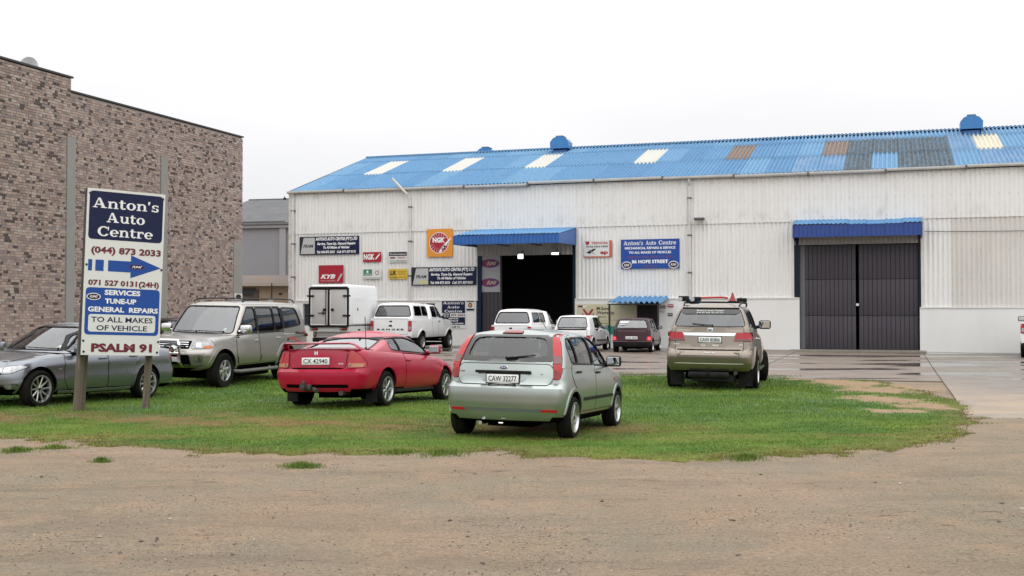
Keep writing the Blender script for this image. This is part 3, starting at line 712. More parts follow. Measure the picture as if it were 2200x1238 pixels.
b = MB(); b.tube([(-2.1, .12, .30), (-2.30, .12, .33), (-2.37, .12, .36)], .03, 8); b.lathe([(0, .46), (.03, .45), (.036, .42), (.025, .39), (.03, .36)], 12, 0, 'z', (-2.37, .12, 0)); b.rbox(-2.32, .02, .31, -2.25, .22, .40, .01); b.tube([(-2.28, -.02, .33), (-2.36, -.12, .30)], .035, 8); b.build('tow_ball', mat('dirty_steel', (.08, .07, .07), .5, .6), k.root, smooth=True)
b = MB(); b.tube([(-1.75, -.68, .955), (-1.74, -.68, 1.0)], [.035, .012], 10); b.tube([(-1.74, -.68, 1.0), (-1.78, -.68, 1.50)], .006, 6); b.build('aerial', BLK, k.root)
k.mirror(.60, .80, .96, P_RED); k.flare(.035, .008, zmin=.30); k.flaps(w=.2, h=.22)
b = MB(); b.tube([(-2.18, -.45, .26), (-1.9, -.45, .27)], .04, 12); b.build('exhaust', mat('dirty_steel', (.08, .07, .07), .5, .6), k.root)
b = MB(); b.rbox(-.66, -.012, 1.295, -.60, .012, 1.325, .006); b.build('roof_fin', BLK, k.root)

# --- gold off-roader
c = dict(wb=2.78, R=.385, W=.93, crown=.03, trimz=.36, arch=.08, wheel=dict(rim=.225, w=.26, spokes=6, sw=.045, taper=1.0, hub=.08), track=.94,
  top=[(-2.7, 1.18), (-1, 1.16), (.6, 1.13), (1.0, 1.13), (1.5, 1.10), (1.9, 1.04), (2.15, .98)], bot=flat(.40), prof=[(0, .93), (.1, .98), (.3, 1), (.5, 1), (.75, .975), (.92, .955), (.97, .94), (1, .90)],
  rear=[(.4, -2.58), (.5, -2.66), (.75, -2.66), (.78, -2.60), (1.2, -2.56)], front=[(.4, 1.95), (.5, 2.10), (.78, 2.13), (.82, 2.06), (1.02, 2.0), (1.1, 1.96)], rf=.22, bf=.14, tf=.07, rr=.12,
  cabs=[dict(front=(1.0, .42), rear=(-2.56, -2.42), Wb=.88, Wr=.73, bulge=.02, roof=[(-2.7, 1.80), (-1.5, 1.835), (0, 1.83), (1.0, 1.79)], crown=.035, curve=.02, gm=GLT, gw=glass_mat('pale_windscreen', (.50, .55, .55), .14),
    side=[[(-.06, 1.20), (.74, 1.18), (.42, 1.53, .03), (.20, 1.72), (-.06, 1.72)], [(-.86, 1.20), (-.13, 1.20), (-.13, 1.72), (-.86, 1.72)], [(-1.26, 1.23), (-.91, 1.20), (-.91, 1.72), (-1.20, 1.72)], [(-2.22, 1.32, .1), (-1.36, 1.25, .05), (-1.36, 1.72), (-2.05, 1.70, .08)]],
    wind=[(-.76, 1.18), (.76, 1.18), (.65, 1.745), (-.65, 1.745)], back=[(-.7, 1.25), (.7, 1.25), (.6, 1.65), (-.6, 1.65)])])
k = Car('parked_car', 'champagne gold off-roader with roof rails and chrome nudge bar, behind the tall sign board', 'off-roader', c, P_GOLD, **pose(-6.66, 26.15, 253.0, .05, .5, -1.2))
k.band('window_surround', rounded([(-1.30, 1.19), (.76, 1.17), (.44, 1.50), (.20, 1.74), (-1.24, 1.74)], .04), 'y', 1, .02, .0035, BLK); k.patch('pillar_film', [(-.13, 1.2), (-.06, 1.2), (-.06, 1.72), (-.13, 1.72)], 'y', 1, .003, BLK, thick=0, gridn=0); k.patch('pillar_film', [(-.91, 1.2), (-.86, 1.2), (-.86, 1.72), (-.91, 1.72)], 'y', 1, .003, BLK, thick=0, gridn=0); k.patch('pillar_film', [(-1.36, 1.24), (-1.26, 1.23), (-1.20, 1.72), (-1.36, 1.72)], 'y', 1, .003, BLK, thick=0, gridn=0)
for sg in (1, -1):
    k.lamp('headlight', [(sg * .47, .86), (sg * .84, .87), (sg * .86, .95), (sg * .80, 1.05), (sg * .52, 1.04)], 'x', 1, CLR, [('indicator', [(sg * .70, .872), (sg * .84, .875), (sg * .85, .94), (sg * .75, .93)], AMB), ('bulb', [(sg * .56, .90), (sg * .66, .90), (sg * .66, .99), (sg * .56, .99)], CHR)], r=.03)
    k.lamp('fog_light', [(sg * .58, .60), (sg * .72, .60), (sg * .72, .72), (sg * .58, .72)], 'x', 1, P_GOLD, [('lens', [(sg * .60, .615), (sg * .70, .615), (sg * .70, .705), (sg * .60, .705)], CHR)], r=.06)
    k.panel('front_door', [(-.10, .50), (.80, .50), (.88, .70), (.86, 1.12), (-.10, 1.14)], 'y', sg, .04); k.panel('rear_door', [(-.86, .50), (-.13, .50), (-.13, 1.14), (-1.30, 1.16), (-1.28, .98), (-1.02, .88), (-.86, .66)], 'y', sg, .04)
    k.panel('side_cladding', [(-.84, .53), (-.14, .53), (-.14, .68), (-.84, .68)], 'y', sg, .02, None, .022, .002); k.panel('side_cladding', [(-.09, .53), (.82, .53), (.86, .68), (-.09, .68)], 'y', sg, .02, None, .022, .002)
    k.handle(.02, 1.0, sg, CHR); k.handle(-1.0, 1.03, sg, CHR)
    b = MB(); b.tube([(.95, sg * .86, .36), (.80, sg * .95, .34), (-.85, sg * .95, .34), (-.95, sg * .86, .36)], .04, 8); b.build('side_step', mat('step_grey', (.12, .12, .11), .5), k.root, smooth=True)
    k.lamp('side_repeater', [(.95, .90), (1.0, .90), (1.0, .93), (.95, .93)], 'y', sg, CLR, border=0, r=.005); k.lamp('tail_light', [(sg * .78, .85), (sg * .90, .85), (sg * .90, 1.14), (sg * .8, 1.14)], 'x', -1, REDL)
k.patch('grille', rounded([(-.42, .86), (.42, .86), (.46, 1.03), (-.46, 1.03)], .02), 'x', 1, .004, DARK, thick=.005)
for z in (.90, .945, .99): k.patch('grille_bar', [(-.40, z), (.40, z), (.40, z + .016), (-.40, z + .016)], 'x', 1, .012, CHR, thick=.006, gridn=0)
k.patch('lower_grille', rounded([(-.5, .5), (.5, .5), (.46, .74), (-.46, .74)], .03), 'x', 1, .004, DARK, thick=.004)
b = MB(); b.tube([(2.10, .36, .50), (2.26, .36, .60), (2.26, .36, .95), (2.22, .30, 1.04), (2.22, -.30, 1.04), (2.26, -.36, .95), (2.26, -.36, .60), (2.10, -.36, .50)], .034, 10); b.tube([(2.26, .36, .78), (2.26, -.36, .78)], .022, 8); b.build('nudge_bar', CHR, k.root, smooth=True)
for sg in (1, -1): b = MB(); b.lathe([(0, 0), (.06, 0), (.085, .03), (.09, .06), (0, .10)], 14, 0, 'x'); b.v = [(.055 - q[0], q[1], q[2]) for q in b.v]; b.build('driving_light', CHR, k.root, (2.24, sg * .2, .86), smooth=True)
k.plate('', 0, .64, .46, .10, side=1); k.wiper(.55, 1.19, -.05, 1.20, 1); k.wiper(-.1, 1.19, -.65, 1.20, 1); k.mirror(.66, .88, 1.26, CHR, sz=1.15); k.flare(.07, .026, zmin=.42)
rail(k, [(.20, .62, 1.86), (.02, .64, 1.915), (-.6, .65, 1.93), (-.9, .65, 1.93)]); rail(k, [(-.9, .65, 1.93), (-1.6, .65, 1.93), (-2.1, .64, 1.91), (-2.25, .62, 1.85)])
hh, _ = k.ray('x', 1, (.55, 1.25)); b = MB(); b.lathe([(0, 0), (.045, 0)], 16, 0, 'x'); b.build('licence_disc', WHI, k.root, hh[0] - Vector((.035, 0, 0)), (0, rad(-40), 0))

# --- graphite saloon, far left
c = dict(sdrop=.06, wb=2.76, R=.325, W=.905, crown=.035, trimz=0, wheel=dict(rim=.232, w=.22, spokes=10, sw=.013, taper=1.4, hub=.05, dev=-.02), track=.897,
  top=[(-2.45, .93), (-1.9, 1.0), (-1, .97), (0, .935), (.9, .91), (1.4, .86), (1.9, .75), (2.2, .64)], bot=flat(.22), prof=[(0, .86), (.05, .93), (.15, .975), (.35, 1), (.5, .99), (.68, .985), (.7, 1.0), (.85, .975), (.95, .94), (1, .88)],
  rear=[(.2, -2.26), (.35, -2.36), (.6, -2.38), (.64, -2.33), (.95, -2.28)], front=[(.2, 2.05), (.35, 2.16), (.5, 2.17), (.6, 2.12), (.75, 2.02)], rf=.36, bf=.24, tf=.12, rr=.2, br=.08, tr=.07,
  cabs=[dict(front=(.98, .10), rear=(-1.92, -1.10), Wb=.80, Wr=.585, bulge=.05, roof=[(-2, 1.32), (-1.1, 1.40), (-.4, 1.44), (.1, 1.42), (1, 1.32)], crown=.04, curve=.05, curver=.05, bf=.18, rf=.15, br=.12, gw=glass_mat('pale_windscreen', (.50, .55, .55), .14), gm=GLT,
    side=[[(-.22, 1.0), (.64, .965), (.30, 1.22, .06), (0, 1.34), (-.22, 1.35)], [(-1.02, 1.02), (-.29, 1.0), (-.29, 1.35), (-.78, 1.32, .1)], [(-1.40, 1.06), (-1.08, 1.03), (-.92, 1.20, .05)]],
    wind=[(-.68, .985), (.68, .985), (.52, 1.38), (-.52, 1.38)], back=[(-.62, 1.03), (.62, 1.03), (.5, 1.33), (-.5, 1.33)])])
k = Car('parked_car', 'dark grey saloon at the left edge, partly hidden by the tall sign board', 'car', c, P_BMW, **pose(-8.41, 21.22, 248.3, .0, -1.0, -1.0))
for sg in (1, -1):
    k.lamp('headlight', [(sg * .36, .565), (sg * .70, .60), (sg * .84, .70), (sg * .80, .735), (sg * .60, .715), (sg * .38, .675)], 'x', 1, CLR, [('bulb', [(sg * .42, .59), (sg * .53, .60), (sg * .53, .67), (sg * .42, .665)], CHR), ('bulb', [(sg * .56, .61), (sg * .66, .62), (sg * .66, .69), (sg * .56, .685)], CHR)], r=.02)
    k.patch('bumper_intake', rounded([(sg * .50, .30), (sg * .78, .32), (sg * .78, .42), (sg * .50, .40)], .03), 'x', 1, .004, DARK, thick=.004); k.lamp('fog_light', [(sg * .60, .33), (sg * .70, .33), (sg * .70, .41), (sg * .60, .41)], 'x', 1, CLR, r=.04, border=0, off=.01)
    k.patch('grille', rounded([(sg * .03, .53), (sg * .24, .53), (sg * .27, .62), (sg * .22, .68), (sg * .03, .68)], .03), 'x', 1, .006, DARK, thick=.01)
    k.panel('front_door', [(-.24, .30), (.72, .30), (.84, .46), (.82, .91), (-.24, .955)], 'y', sg, .04); k.panel('rear_door', [(-.90, .30), (-.27, .30), (-.27, .955), (-1.16, .98), (-1.16, .84), (-1.0, .66), (-.90, .5)], 'y', sg, .04)
    k.handle(-.12, .83, sg, P_BMW, .2); k.handle(-.95, .86, sg, P_BMW, .2); k.lamp('side_repeater', [(.90, .645), (.98, .64), (.99, .66), (.91, .67)], 'y', sg, CLR, border=0, r=.005)
    k.patch('sill', rounded([(-.92, .235), (.92, .235), (.94, .275), (-.94, .285)], .01), 'y', sg, .022, mat('sill_silver', (.35, .36, .37), .3, .6, 1), thick=.03, gridn=0)
    k.lamp('tail_light', [(-2.34, .72), (-2.12, .73), (-2.08, .80), (-2.16, .88), (-2.32, .87)], 'y', sg, REDL, r=.03); k.lamp('tail_light', [(sg * .50, .70), (sg * .82, .71), (sg * .82, .88), (sg * .52, .86)], 'x', -1, REDL)
k.panel('bonnet', [(1.96, .52), (1.96, -.52), (1.2, -.68), (1.02, -.66), (1.02, .66), (1.2, .68)], 'z', 1, .06)
b = MB(); b.lathe([(0, .01), (.04, .01), (.045, 0)], 16, 0, 'x'); b.build('badge', mat('badge_blue', (.01, .02, .10), .2, coat=1), k.root, (2.07, 0, .70), (0, rad(-40), 0))
k.plate('', 0, .44, .46, .10, side=1); k.wiper(.55, .985, -.05, 1.0, 1); k.wiper(-.1, .985, -.6, 1.0, 1); k.mirror(.52, .82, 1.0, P_BMW); k.flare(.03, .006, zmin=.26)
hh, _ = k.ray('x', 1, (.50, 1.03)); b = MB(); b.lathe([(0, 0), (.045, 0)], 16, 0, 'x'); b.build('licence_disc', WHI, k.root, hh[0] - Vector((.03, 0, 0)), (0, rad(-50), 0))

# --- bronze off-roader, rear view
c = dict(wb=2.75, R=.385, W=.905, crown=.03, trimz=.42, arch=.085, steer=rad(16), wheel=dict(rim=.245, w=.27, spokes=6, sw=.04, taper=1.1, hub=.08, dev=-.03), track=.955,
  top=[(-2.45, 1.33), (-1.6, 1.30), (-.4, 1.22), (.8, 1.15), (1.2, 1.13), (1.7, 1.08), (2.2, .97)], bot=flat(.44), prof=[(0, .92), (.06, .965), (.2, 1), (.5, 1), (.62, .985), (.8, .965), (.94, .94), (1, .90)],
  rear=[(.4, -2.34), (.52, -2.44), (.75, -2.47), (.82, -2.45), (.86, -2.38), (1.0, -2.36), (1.34, -2.31)], front=[(.4, 2.1), (.6, 2.26), (.85, 2.26), (1.05, 2.16)], rf=.28, bf=.2, tf=.08, rr=.13, br=.08, tr=.03,
  cabs=[dict(front=(1.02, .32), rear=(-2.32, -2.10), Wb=.845, Wr=.655, bulge=.02, roof=[(-2.4, 1.755), (-1.5, 1.785), (0, 1.775), (1.0, 1.7)], crown=.04, curve=.03, br=.1, rr=.1, gm=GLT, gb=glass_mat('dark_rear_glass', (.10, .11, .12), .10),
    side=[[(-.14, 1.27), (.72, 1.22), (.40, 1.50, .05), (.10, 1.665), (-.14, 1.675)], [(-1.0, 1.30), (-.22, 1.27), (-.22, 1.675), (-.95, 1.67)], [(-1.98, 1.38), (-1.10, 1.33), (-1.06, 1.66), (-1.80, 1.64)]],
    wind=[(-.7, 1.22), (.7, 1.22), (.58, 1.68), (-.58, 1.68)], back=[(-.735, 1.365), (.735, 1.365), (.69, 1.50), (.60, 1.735), (-.60, 1.735), (-.69, 1.50)], bw=.012)])
k = Car('parked_car', 'bronze brown off-roader with tools on its roof rack, rear towards the camera, front wheel turned', 'off-roader', c, P_FO, **pose(4.72, 26.04, 74.5, .015, -.3, .6))
k.panel('tailgate', [(-.70, 1.345), (.70, 1.345), (.70, 1.0), (.70, .86), (.60, .76), (-.60, .76), (-.70, .86), (-.70, 1.0)], 'x', -1, .05)
k.lamp('rear_spoiler', [(-.60, 1.735), (.60, 1.735), (.54, 1.80), (-.54, 1.80)], 'x', -1, P_FO, r=.01, off=.04, border=0)
k.patch('glass_header', rounded([(-.62, 1.66), (-.54, 1.615), (.54, 1.615), (.62, 1.66), (.60, 1.735), (-.60, 1.735)], .03), 'x', -1, .006, mat('black_glass', (.012, .013, .014), .08, coat=1), thick=.003)
k.badge("Anton's Auto Centre", 0, 1.69, .56, .032, WHI); k.badge("(044) 873 2033 / 071 527 0131", 0, 1.648, .56, .024, WHI)
for sg in (1, -1):
    k.lamp('tail_light', [(sg * .50, 1.055), (sg * .86, 1.055), (sg * .87, 1.235), (sg * .56, 1.235)], 'x', -1, REDL, [('indicator', [(sg * .51, 1.062), (sg * .855, 1.062), (sg * .86, 1.10), (sg * .52, 1.10)], SMK), ('divider', [(sg * .725, 1.10), (sg * .735, 1.10), (sg * .735, 1.23), (sg * .725, 1.23)], REDD)], r=.02, off=.02)
    k.lamp('reflector', [(sg * .69, .62), (sg * .77, .62), (sg * .77, .69), (sg * .69, .69)], 'x', -1, REDL, r=.04, border=.006, off=.01)
    k.patch('bumper_corner', rounded([(sg * .70, .86), (sg * .88, .92), (sg * .90, .62), (sg * .62, .60), (sg * .60, .74)], .05), 'x', -1, .012, P_FO, thick=.02)
    k.panel('front_door', [(-.14, .50), (.78, .50), (.86, .72), (.84, 1.16), (-.14, 1.21)], 'y', sg, .04); k.panel('rear_door', [(-.84, .50), (-.18, .50), (-.18, 1.21), (-1.04, 1.25), (-1.04, 1.0), (-.86, .8)], 'y', sg, .04)
    k.handle(0, 1.06, sg, CHR); k.handle(-.92, 1.09, sg, CHR)
    b = MB(); b.rbox(-.9, sg * .88 - .09, .38, .92, sg * .88 + .09, .43, .02); b.build('side_step', BLK, k.root, smooth=True); k.lamp('headlight', [(sg * .5, .9), (sg * .84, .9), (sg * .8, 1.04), (sg * .5, 1.0)], 'x', 1, CLR)
k.patch('chrome_garnish', rounded([(-.51, 1.165), (.51, 1.165), (.55, 1.225), (-.55, 1.225)], .01), 'x', -1, .022, mat('bright_chrome', (.85, .86, .87), .12, 1), thick=.02)
k.patch('plate_recess', rounded([(-.44, 1.15), (.44, 1.15), (.36, .93), (-.36, .93)], .05), 'x', -1, .007, P_FO, thick=.004)
k.plate('CAW 85806', -.02, 1.085, .47, .115); k.oval(-.02, 1.295, .062, .04, CHR, mat('chrome_dark', (.3, .3, .31), .2, 1))
k.badge('FORTUNER', .62, .985, .22, .02, CHR); k.badge('Carl Pieterse', -.02, .975, .36, .05, WHI, shear=.35); k.badge('Psalm 91', -.02, .815, .24, .04, WHI, shear=.35); k.badge('D-4D', -.62, .985, .14, .02, CHR); k.badge('3.0', .56, .82, .1, .03, INK); k.badge('4X4', -.56, .81, .14, .035, INK, bold=.04)
k.patch('bumper_line', [(-.70, .585), (.70, .585), (.72, .60), (-.72, .60)], 'x', -1, .012, mat('pale_trim', (.6, .58, .5), .4, .3), thick=.01, gridn=0)
k.wiper(-.06, 1.375, .36, 1.41); k.mirror(.66, .84, 1.36, BLK, sz=1.25); k.flare(.07, .022, zmin=.46); k.flaps(w=.3, h=.32)
b = MB(); b.rbox(-2.44, -.42, .30, -2.30, .42, .42, .03); b.tube([(-2.4, 0, .36), (-2.55, 0, .38), (-2.55, 0, .45)], .025, 8); b.box(-2.32, -.5, .22, -1.7, .35, .36); b.build('tow_bar', BLK, k.root, smooth=True)
b = MB(); b.tube([(-2.42, -.55, .40), (-2.2, -.55, .42)], .04, 12); b.build('exhaust', mat('dirty_steel', (.08, .07, .07), .5, .6), k.root)
b = MB(); b.lathe([(.0, .30), (.33, .29), (.38, .24), (.38, .14), (.33, .09), (0, .09)], 24, 0, 'z'); b.build('spare_wheel', RUB, k.root, (-1.85, 0, .16), smooth=True)
rail(k, [(.30, .58, 1.78), (.10, .60, 1.845), (-.8, .60, 1.86), (-1.6, .60, 1.855), (-1.85, .58, 1.79)], .02)
for x in (-.2, -1.2): b = MB(); b.tube([(x, -.62, 1.87), (x, .62, 1.87)], .018, 8); b.build('roof_bar', BLK, k.root, smooth=True)
FORT = k

# things on that roof, in the car's frame
def on_fort(p): return FORT.root.matrix_world @ Vector(p)
bpy.context.view_layer.update()
MF = Matrix.LocRotScale(FORT.root.location, FORT.root.rotation_euler, None); RZ = FORT.root.rotation_euler.copy()
def roof_thing(name, label, cat, p):
    o = thing(name, label, cat, MF @ Vector(p), RZ); o.scale = (.78, .78, .78); return o
t = roof_thing('floor_jack', 'black and silver trolley jack with long red bar across the roof of the bronze off-roader', 'jack', (-1.15, .5, 1.885))
b = MB(); b.rbox(-.14, .08, 0, .14, .36, .15, .02); b.rbox(-.10, -.26, .01, .10, -.04, .13, .02); b.build('body', BLK, t, smooth=True)
for (x, y) in ((-.15, .02), (.15, .02), (-.15, .36), (.15, .36)): b = MB(); b.lathe([(0, -.03), (.06, -.03), (.06, .03), (0, .03)], 14); b.build('wheel', mat('steel_wheel', (.55, .56, .57), .35, .8), t, (x, y - .06, .06), (0, 0, rad(90)), smooth=True)
b = MB(); b.tube([(0, -.20, .10), (-.02, -.85, .12), (0, -1.0, .1)], .028, 8); b.build('handle_bar', mat('red_tool', (.45, .03, .03), .45), t, smooth=True)
t = roof_thing('warning_cone', 'small dark red cone standing on the roof of the bronze off-roader', 'cone', (-1.10, -.38, 1.885))
b = MB(); b.lathe([(0, .26), (.02, .25), (.04, .18), (.09, .03), (.11, 0)], 16, 0, 'z'); b.build('cone', mat('cone_red', (.28, .02, .03), .5), t, smooth=True); b = MB(); b.rbox(-.12, -.12, 0, .12, .12, .025, .01); b.build('base', BLK, t)
t = roof_thing('ratchet_strap', 'crumpled blue tarpaulin bundle lying on the left of the off-roader roof', 'tarpaulin', (-.7, .52, 1.84))
b = MB(); b.rbox(-.4, -.16, 0, .4, .16, .12, .05); v = [(p[0], p[1] + .02 * math.sin(9 * p[0]), p[2] + .02 * math.sin(13 * p[0] + 5 * p[1])) for p in b.v]; b.v = v; b.build('tarpaulin', mat('blue_tarp', (.02, .14, .5), .5), t, smooth=True); t.name = 'tarpaulin_bundle'
t = roof_thing('tool_box', 'flat black tool case at the right of the off-roader roof, beside the red cone', 'tool case', (-1.1, -.62 + .0, 1.885)); t.location = MF @ Vector((-.9, -.56, 1.88))
b = MB(); b.rbox(-.2, -.14, 0, .2, .12, .11, .02); b.build('case', BLK, t, smooth=True); b = MB(); b.tube([(-.06, .02, .11), (-.06, .02, .14), (.06, .02, .14), (.06, .02, .11)], .008, 6); b.build('handle', BLK, t)

# --- white double-cab with canopy, by the wall
def bakkie(name, label, ps, W=.92, wb=3.22, R_=.375, canopy=True, H=1.78, sill=.50, sh=1.15, txt=None, x0=-2.75, cabr=-.15, lt=(.40, .06)):
    cabs = [dict(front=(1.22, .62), rear=(cabr - .02, cabr + .12), Wb=W - .06, Wr=W - .25, bulge=.02, roof=[(-1, H - .06), (0, H - .04), (.7, H - .05), (1.3, H - .1)], crown=.04, seats=[.4], gm=GLT,
       side=[[(.30 if cabr < 0 else .28, sh + .05), (1.0, sh + .02), (.78, sh + .25, .04), (.50, H - .13), (.30 if cabr < 0 else .28, H - .12)]] + ([[(cabr + .25, sh + .07), (.22, sh + .05), (.22, H - .12), (cabr + .32, H - .13)]] if cabr < -.3 else []),
       wind=[(-W + .2, sh + .04), (W - .2, sh + .04), (W - .3, H - .12), (-W + .3, H - .12)])]
    if canopy: cabs.append(dict(name='canopy', front=(cabr - .04, cabr - .08), rear=(x0 + .10, x0 + .34), Wb=W - .05, Wr=W - .22, bulge=.02, roof=[(x0, H - .04), (x0 + .6, H), (0, H)], crown=.035, gm=GLT, gb=glass_mat('canopy_glass', (.30, .32, .34), .10),
       side=[[(x0 + .48, sh + .12), ((x0 + cabr) / 2 + .12, sh + .12), ((x0 + cabr) / 2 + .16, H - .13), (x0 + .58, H - .13)], [((x0 + cabr) / 2 + .22, sh + .12), (cabr - .22, sh + .12), (cabr - .28, H - .14), ((x0 + cabr) / 2 + .26, H - .13)]],
       back=[(-W + .17, sh + .10), (W - .17, sh + .10), (W - .30, H - .12), (-W + .30, H - .12)], bw=.04))
    c = dict(wb=wb, R=R_, W=W, crown=.02, trimz=0, arch=.09, wheel=dict(rim=R_ * .62, w=.25, spokes=6, sw=.035, taper=1.0, hub=.07), track=W + .0,
      top=[(x0 - .1, sh), (.8, sh - .02), (1.3, sh - .04), (1.9, sh - .10), (2.4, sh - .24)], bot=flat(sill), prof=[(0, .93), (.1, .97), (.3, 1), (.5, 1), (.75, .98), (.93, .965), (1, .94)],
      rear=[(sill, x0), (sh, x0 + .02)], front=[(sill, 2.3), (.75, 2.45), (sh - .1, 2.3)], rf=.25, bf=.16, tf=.06, rr=.05, br=.01, tr=.02, cabs=cabs, seats=[.3])
    k = Car(name, label, 'pickup', c, P_WH, **ps)
    k.panel('tailgate', [(-W + .20, sh - .03), (W - .20, sh - .03), (W - .20, sill + .14), (-W + .20, sill + .14)], 'x', -1, .02)
    for sg in (1, -1):
        k.lamp('tail_light', [(sg * (W - .17), sh - lt[0]), (sg * (W - .045), sh - lt[0] + .02), (sg * (W - .045), sh - lt[1]), (sg * (W - .17), sh - lt[1])], 'x', -1, REDL, [('reversing_light', [(sg * (W - .15), sh - lt[0] + .06), (sg * (W - .07), sh - lt[0] + .07), (sg * (W - .07), sh - lt[0] + .20), (sg * (W - .15), sh - lt[0] + .20)], CLR)], r=.02)
        k.panel('front_door', [(.26, sill + .07), (1.12, sill + .07), (1.20, sill + .3), (1.18, sh - .05), (.26, sh - .03)], 'y', sg, .03)
        if cabr < -.3: k.panel('rear_door', [(cabr + .12, sh - .03), (.22, sh - .03), (.22, sill + .07), (cabr + .28, sill + .07), (cabr + .12, sill + .25)], 'y', sg, .03)
        k.handle(.38, sh - .13, sg, BLK); k.lamp('headlight', [(sg * .5, sh - .38), (sg * (W - .06), sh - .36), (sg * (W - .1), sh - .20), (sg * .5, sh - .24)], 'x', 1, CLR)
        if canopy:
            for i in range(4):
                h, _ = k.ray('y', sg, (x0 + .75 + i * .36, sh - .07)); b = MB(); b.lathe([(0, .01), (.02, .01), (.025, 0)], 10); b.build('canopy_clamp', BLK, k.root, h[0])
    b = MB(); b.rbox(x0 - .16, -W + .08, sill - .10, x0 + .04, W - .08, sill + .07, .03); b.build('rear_bumper', BLK, k.root, smooth=True)
    b = MB(); b.box(x0 + .02, -.45, sill - .12, 2.1, .45, sill + .1); b.build('chassis', DARK, k.root)
    b = MB(); b.rbox(-.06, -.0, -.03, .06, .02, .03, .01); hh, _ = k.ray('x', -1, (0, sh - .10)); b.build('tailgate_handle', BLK, k.root, (hh[0].x - .012, 0, sh - .12), (0, 0, rad(-90)), smooth=True)
    k.mirror(.98, W - .03, sh + .10, BLK, sz=1.2); k.flare(.06, .022, zmin=sill)
    if txt: k.badge(txt, 0, sh - .44, 1.16, .06, INK, bold=.06)
    return k
k = bakkie('pickup_truck', 'white pickup with matching canopy, beside the box truck at the wall signs', pose(-4.02, 47.75, 73.5, .13, 0, 0), txt='R A N G E R', cabr=-.55, H=1.92, sh=1.32, sill=.55, lt=(.52, .10))
k.oval(0, 1.03, .10, .045, CHR, BLK); 
k = bakkie('pickup_truck', 'white pickup canopy and cab showing above the hatchback roof, in front of the open doorway', pose(.72, 45.6, 72, .13, 0, 0), W=.84, canopy=True, H=1.66, sh=1.07, cabr=-.10, x0=-2.5, wb=3.0, R_=.34)
k = bakkie('pickup_truck', 'white pickup at the extreme right edge with only its tail light showing', pose(19.52, 41.4, 63, .06, 0, 0), W=.88, canopy=False, cabr=.0, sh=1.28, H=1.75, x0=-2.6)

# --- white box truck
wb_ = 2.9
k = bakkie('box_truck', 'small white box truck with black-framed double rear doors, left of the wall signs', pose(-6.35, 46.6, 74, .14, 0, 0), W=.84, canopy=False, H=1.75, sh=.98, cabr=.15, x0=-2.35, wb=2.9, R_=.33)
k.root['category'] = 'truck'; k.root.name = 'box_truck'
b = MB(); b.rbox(-2.62, -.86, 1.03, .22, .86, 2.62, .13)
BOXP = mat('box_white', (.80, .82, .83), .35, vary=(.8, .3, (.70, .73, .74)), obj=True); bo = b.build('cargo_box', BOXP, k.root, smooth=True)
b = MB(); b.box(-2.60, -.84, .80, .18, .84, 1.01); b.build('box_base', mat('box_grey', (.55, .57, .56), .5), k.root)
for sg in (1, -1): b = MB(); b.rbox(-2.3, sg * .862 - .006, 1.10, .0, sg * .862 + .006, 2.12, .004); b.build('side_panel', BOXP, bo); b = MB(); b.rbox(-1.9, sg * .875 - .01, 1.62, -1.84, sg * .875 + .01, 1.72, .004); b.build('side_latch', BLK, bo)
b = MB()
for q in ((-.84, 1.0, -.77, 2.50), (.77, 1.0, .84, 2.50), (-.78, 2.42, .78, 2.54), (-.78, .97, .78, 1.04), (-.03, 1.0, .03, 2.46)): b.rbox(-2.68, q[0], q[1], -2.61, q[2], q[3], .012)
b.build('door_frame', BLK, bo, smooth=True)
DG = mat('door_grey', (.50, .50, .49), .5, vary=(1, .4, (.44, .44, .43)), obj=True)
for sg in (1, -1):
    b = MB(); y0, y1 = sorted((sg * .05, sg * .76)); b.rbox(-2.655, y0, 1.055, -2.60, y1, 2.42, .01); d = b.build('rear_door', DG, bo, smooth=True)
    b = MB(); 
    for q in ((y0, 1.055, y0 + .03, 2.42), (y1 - .03, 1.055, y1, 2.42), (y0, 2.39, y1, 2.42), (y0, 1.055, y1, 1.085)): b.box(-2.662, q[0], q[1], -2.656, q[2], q[3])
    b.build('door_edge', mat('white_edge', (.8, .8, .8), .4), d)
    for z in (1.42, 2.18): b = MB(); b.rbox(-2.70, min(sg * .60, sg * .92), z - .035, -2.655, max(sg * .60, sg * .92), z + .035, .02); b.build('hinge', BLK, d, smooth=True)
    b = MB(); b.rbox(-2.70, sg * .17 - .05, 1.60, -2.66, sg * .17 + .05, 1.70, .01); b.build('lock', BLK, d, smooth=True)
b = MB(); b.tube([(-2.69, .10, 1.06), (-2.69, .10, 2.42)], .018, 8); b.tube([(-2.69, .10, 1.52), (-2.70, .42, 1.52)], .018, 8); b.tube([(-2.7, .22, 1.45), (-2.7, .22, 1.6)], .02, 6); b.build('locking_bar', BLK, bo, smooth=True)
for sg in (1, -1): b = MB(); b.rbox(-2.66, sg * .62 - .14, .86, -2.60, sg * .62 + .14, .96, .02); o = b.build('tail_light', BLK, k.root, smooth=True); b = MB(); b.rbox(-2.672, sg * .62 - .11, .88, -2.655, sg * .62 + .03, .94, .01); b.build('lens', REDL, o); b = MB(); b.rbox(-2.672, sg * .62 + .05, .88, -2.655, sg * .62 + .11, .94, .01); b.build('lens', CLR, o)

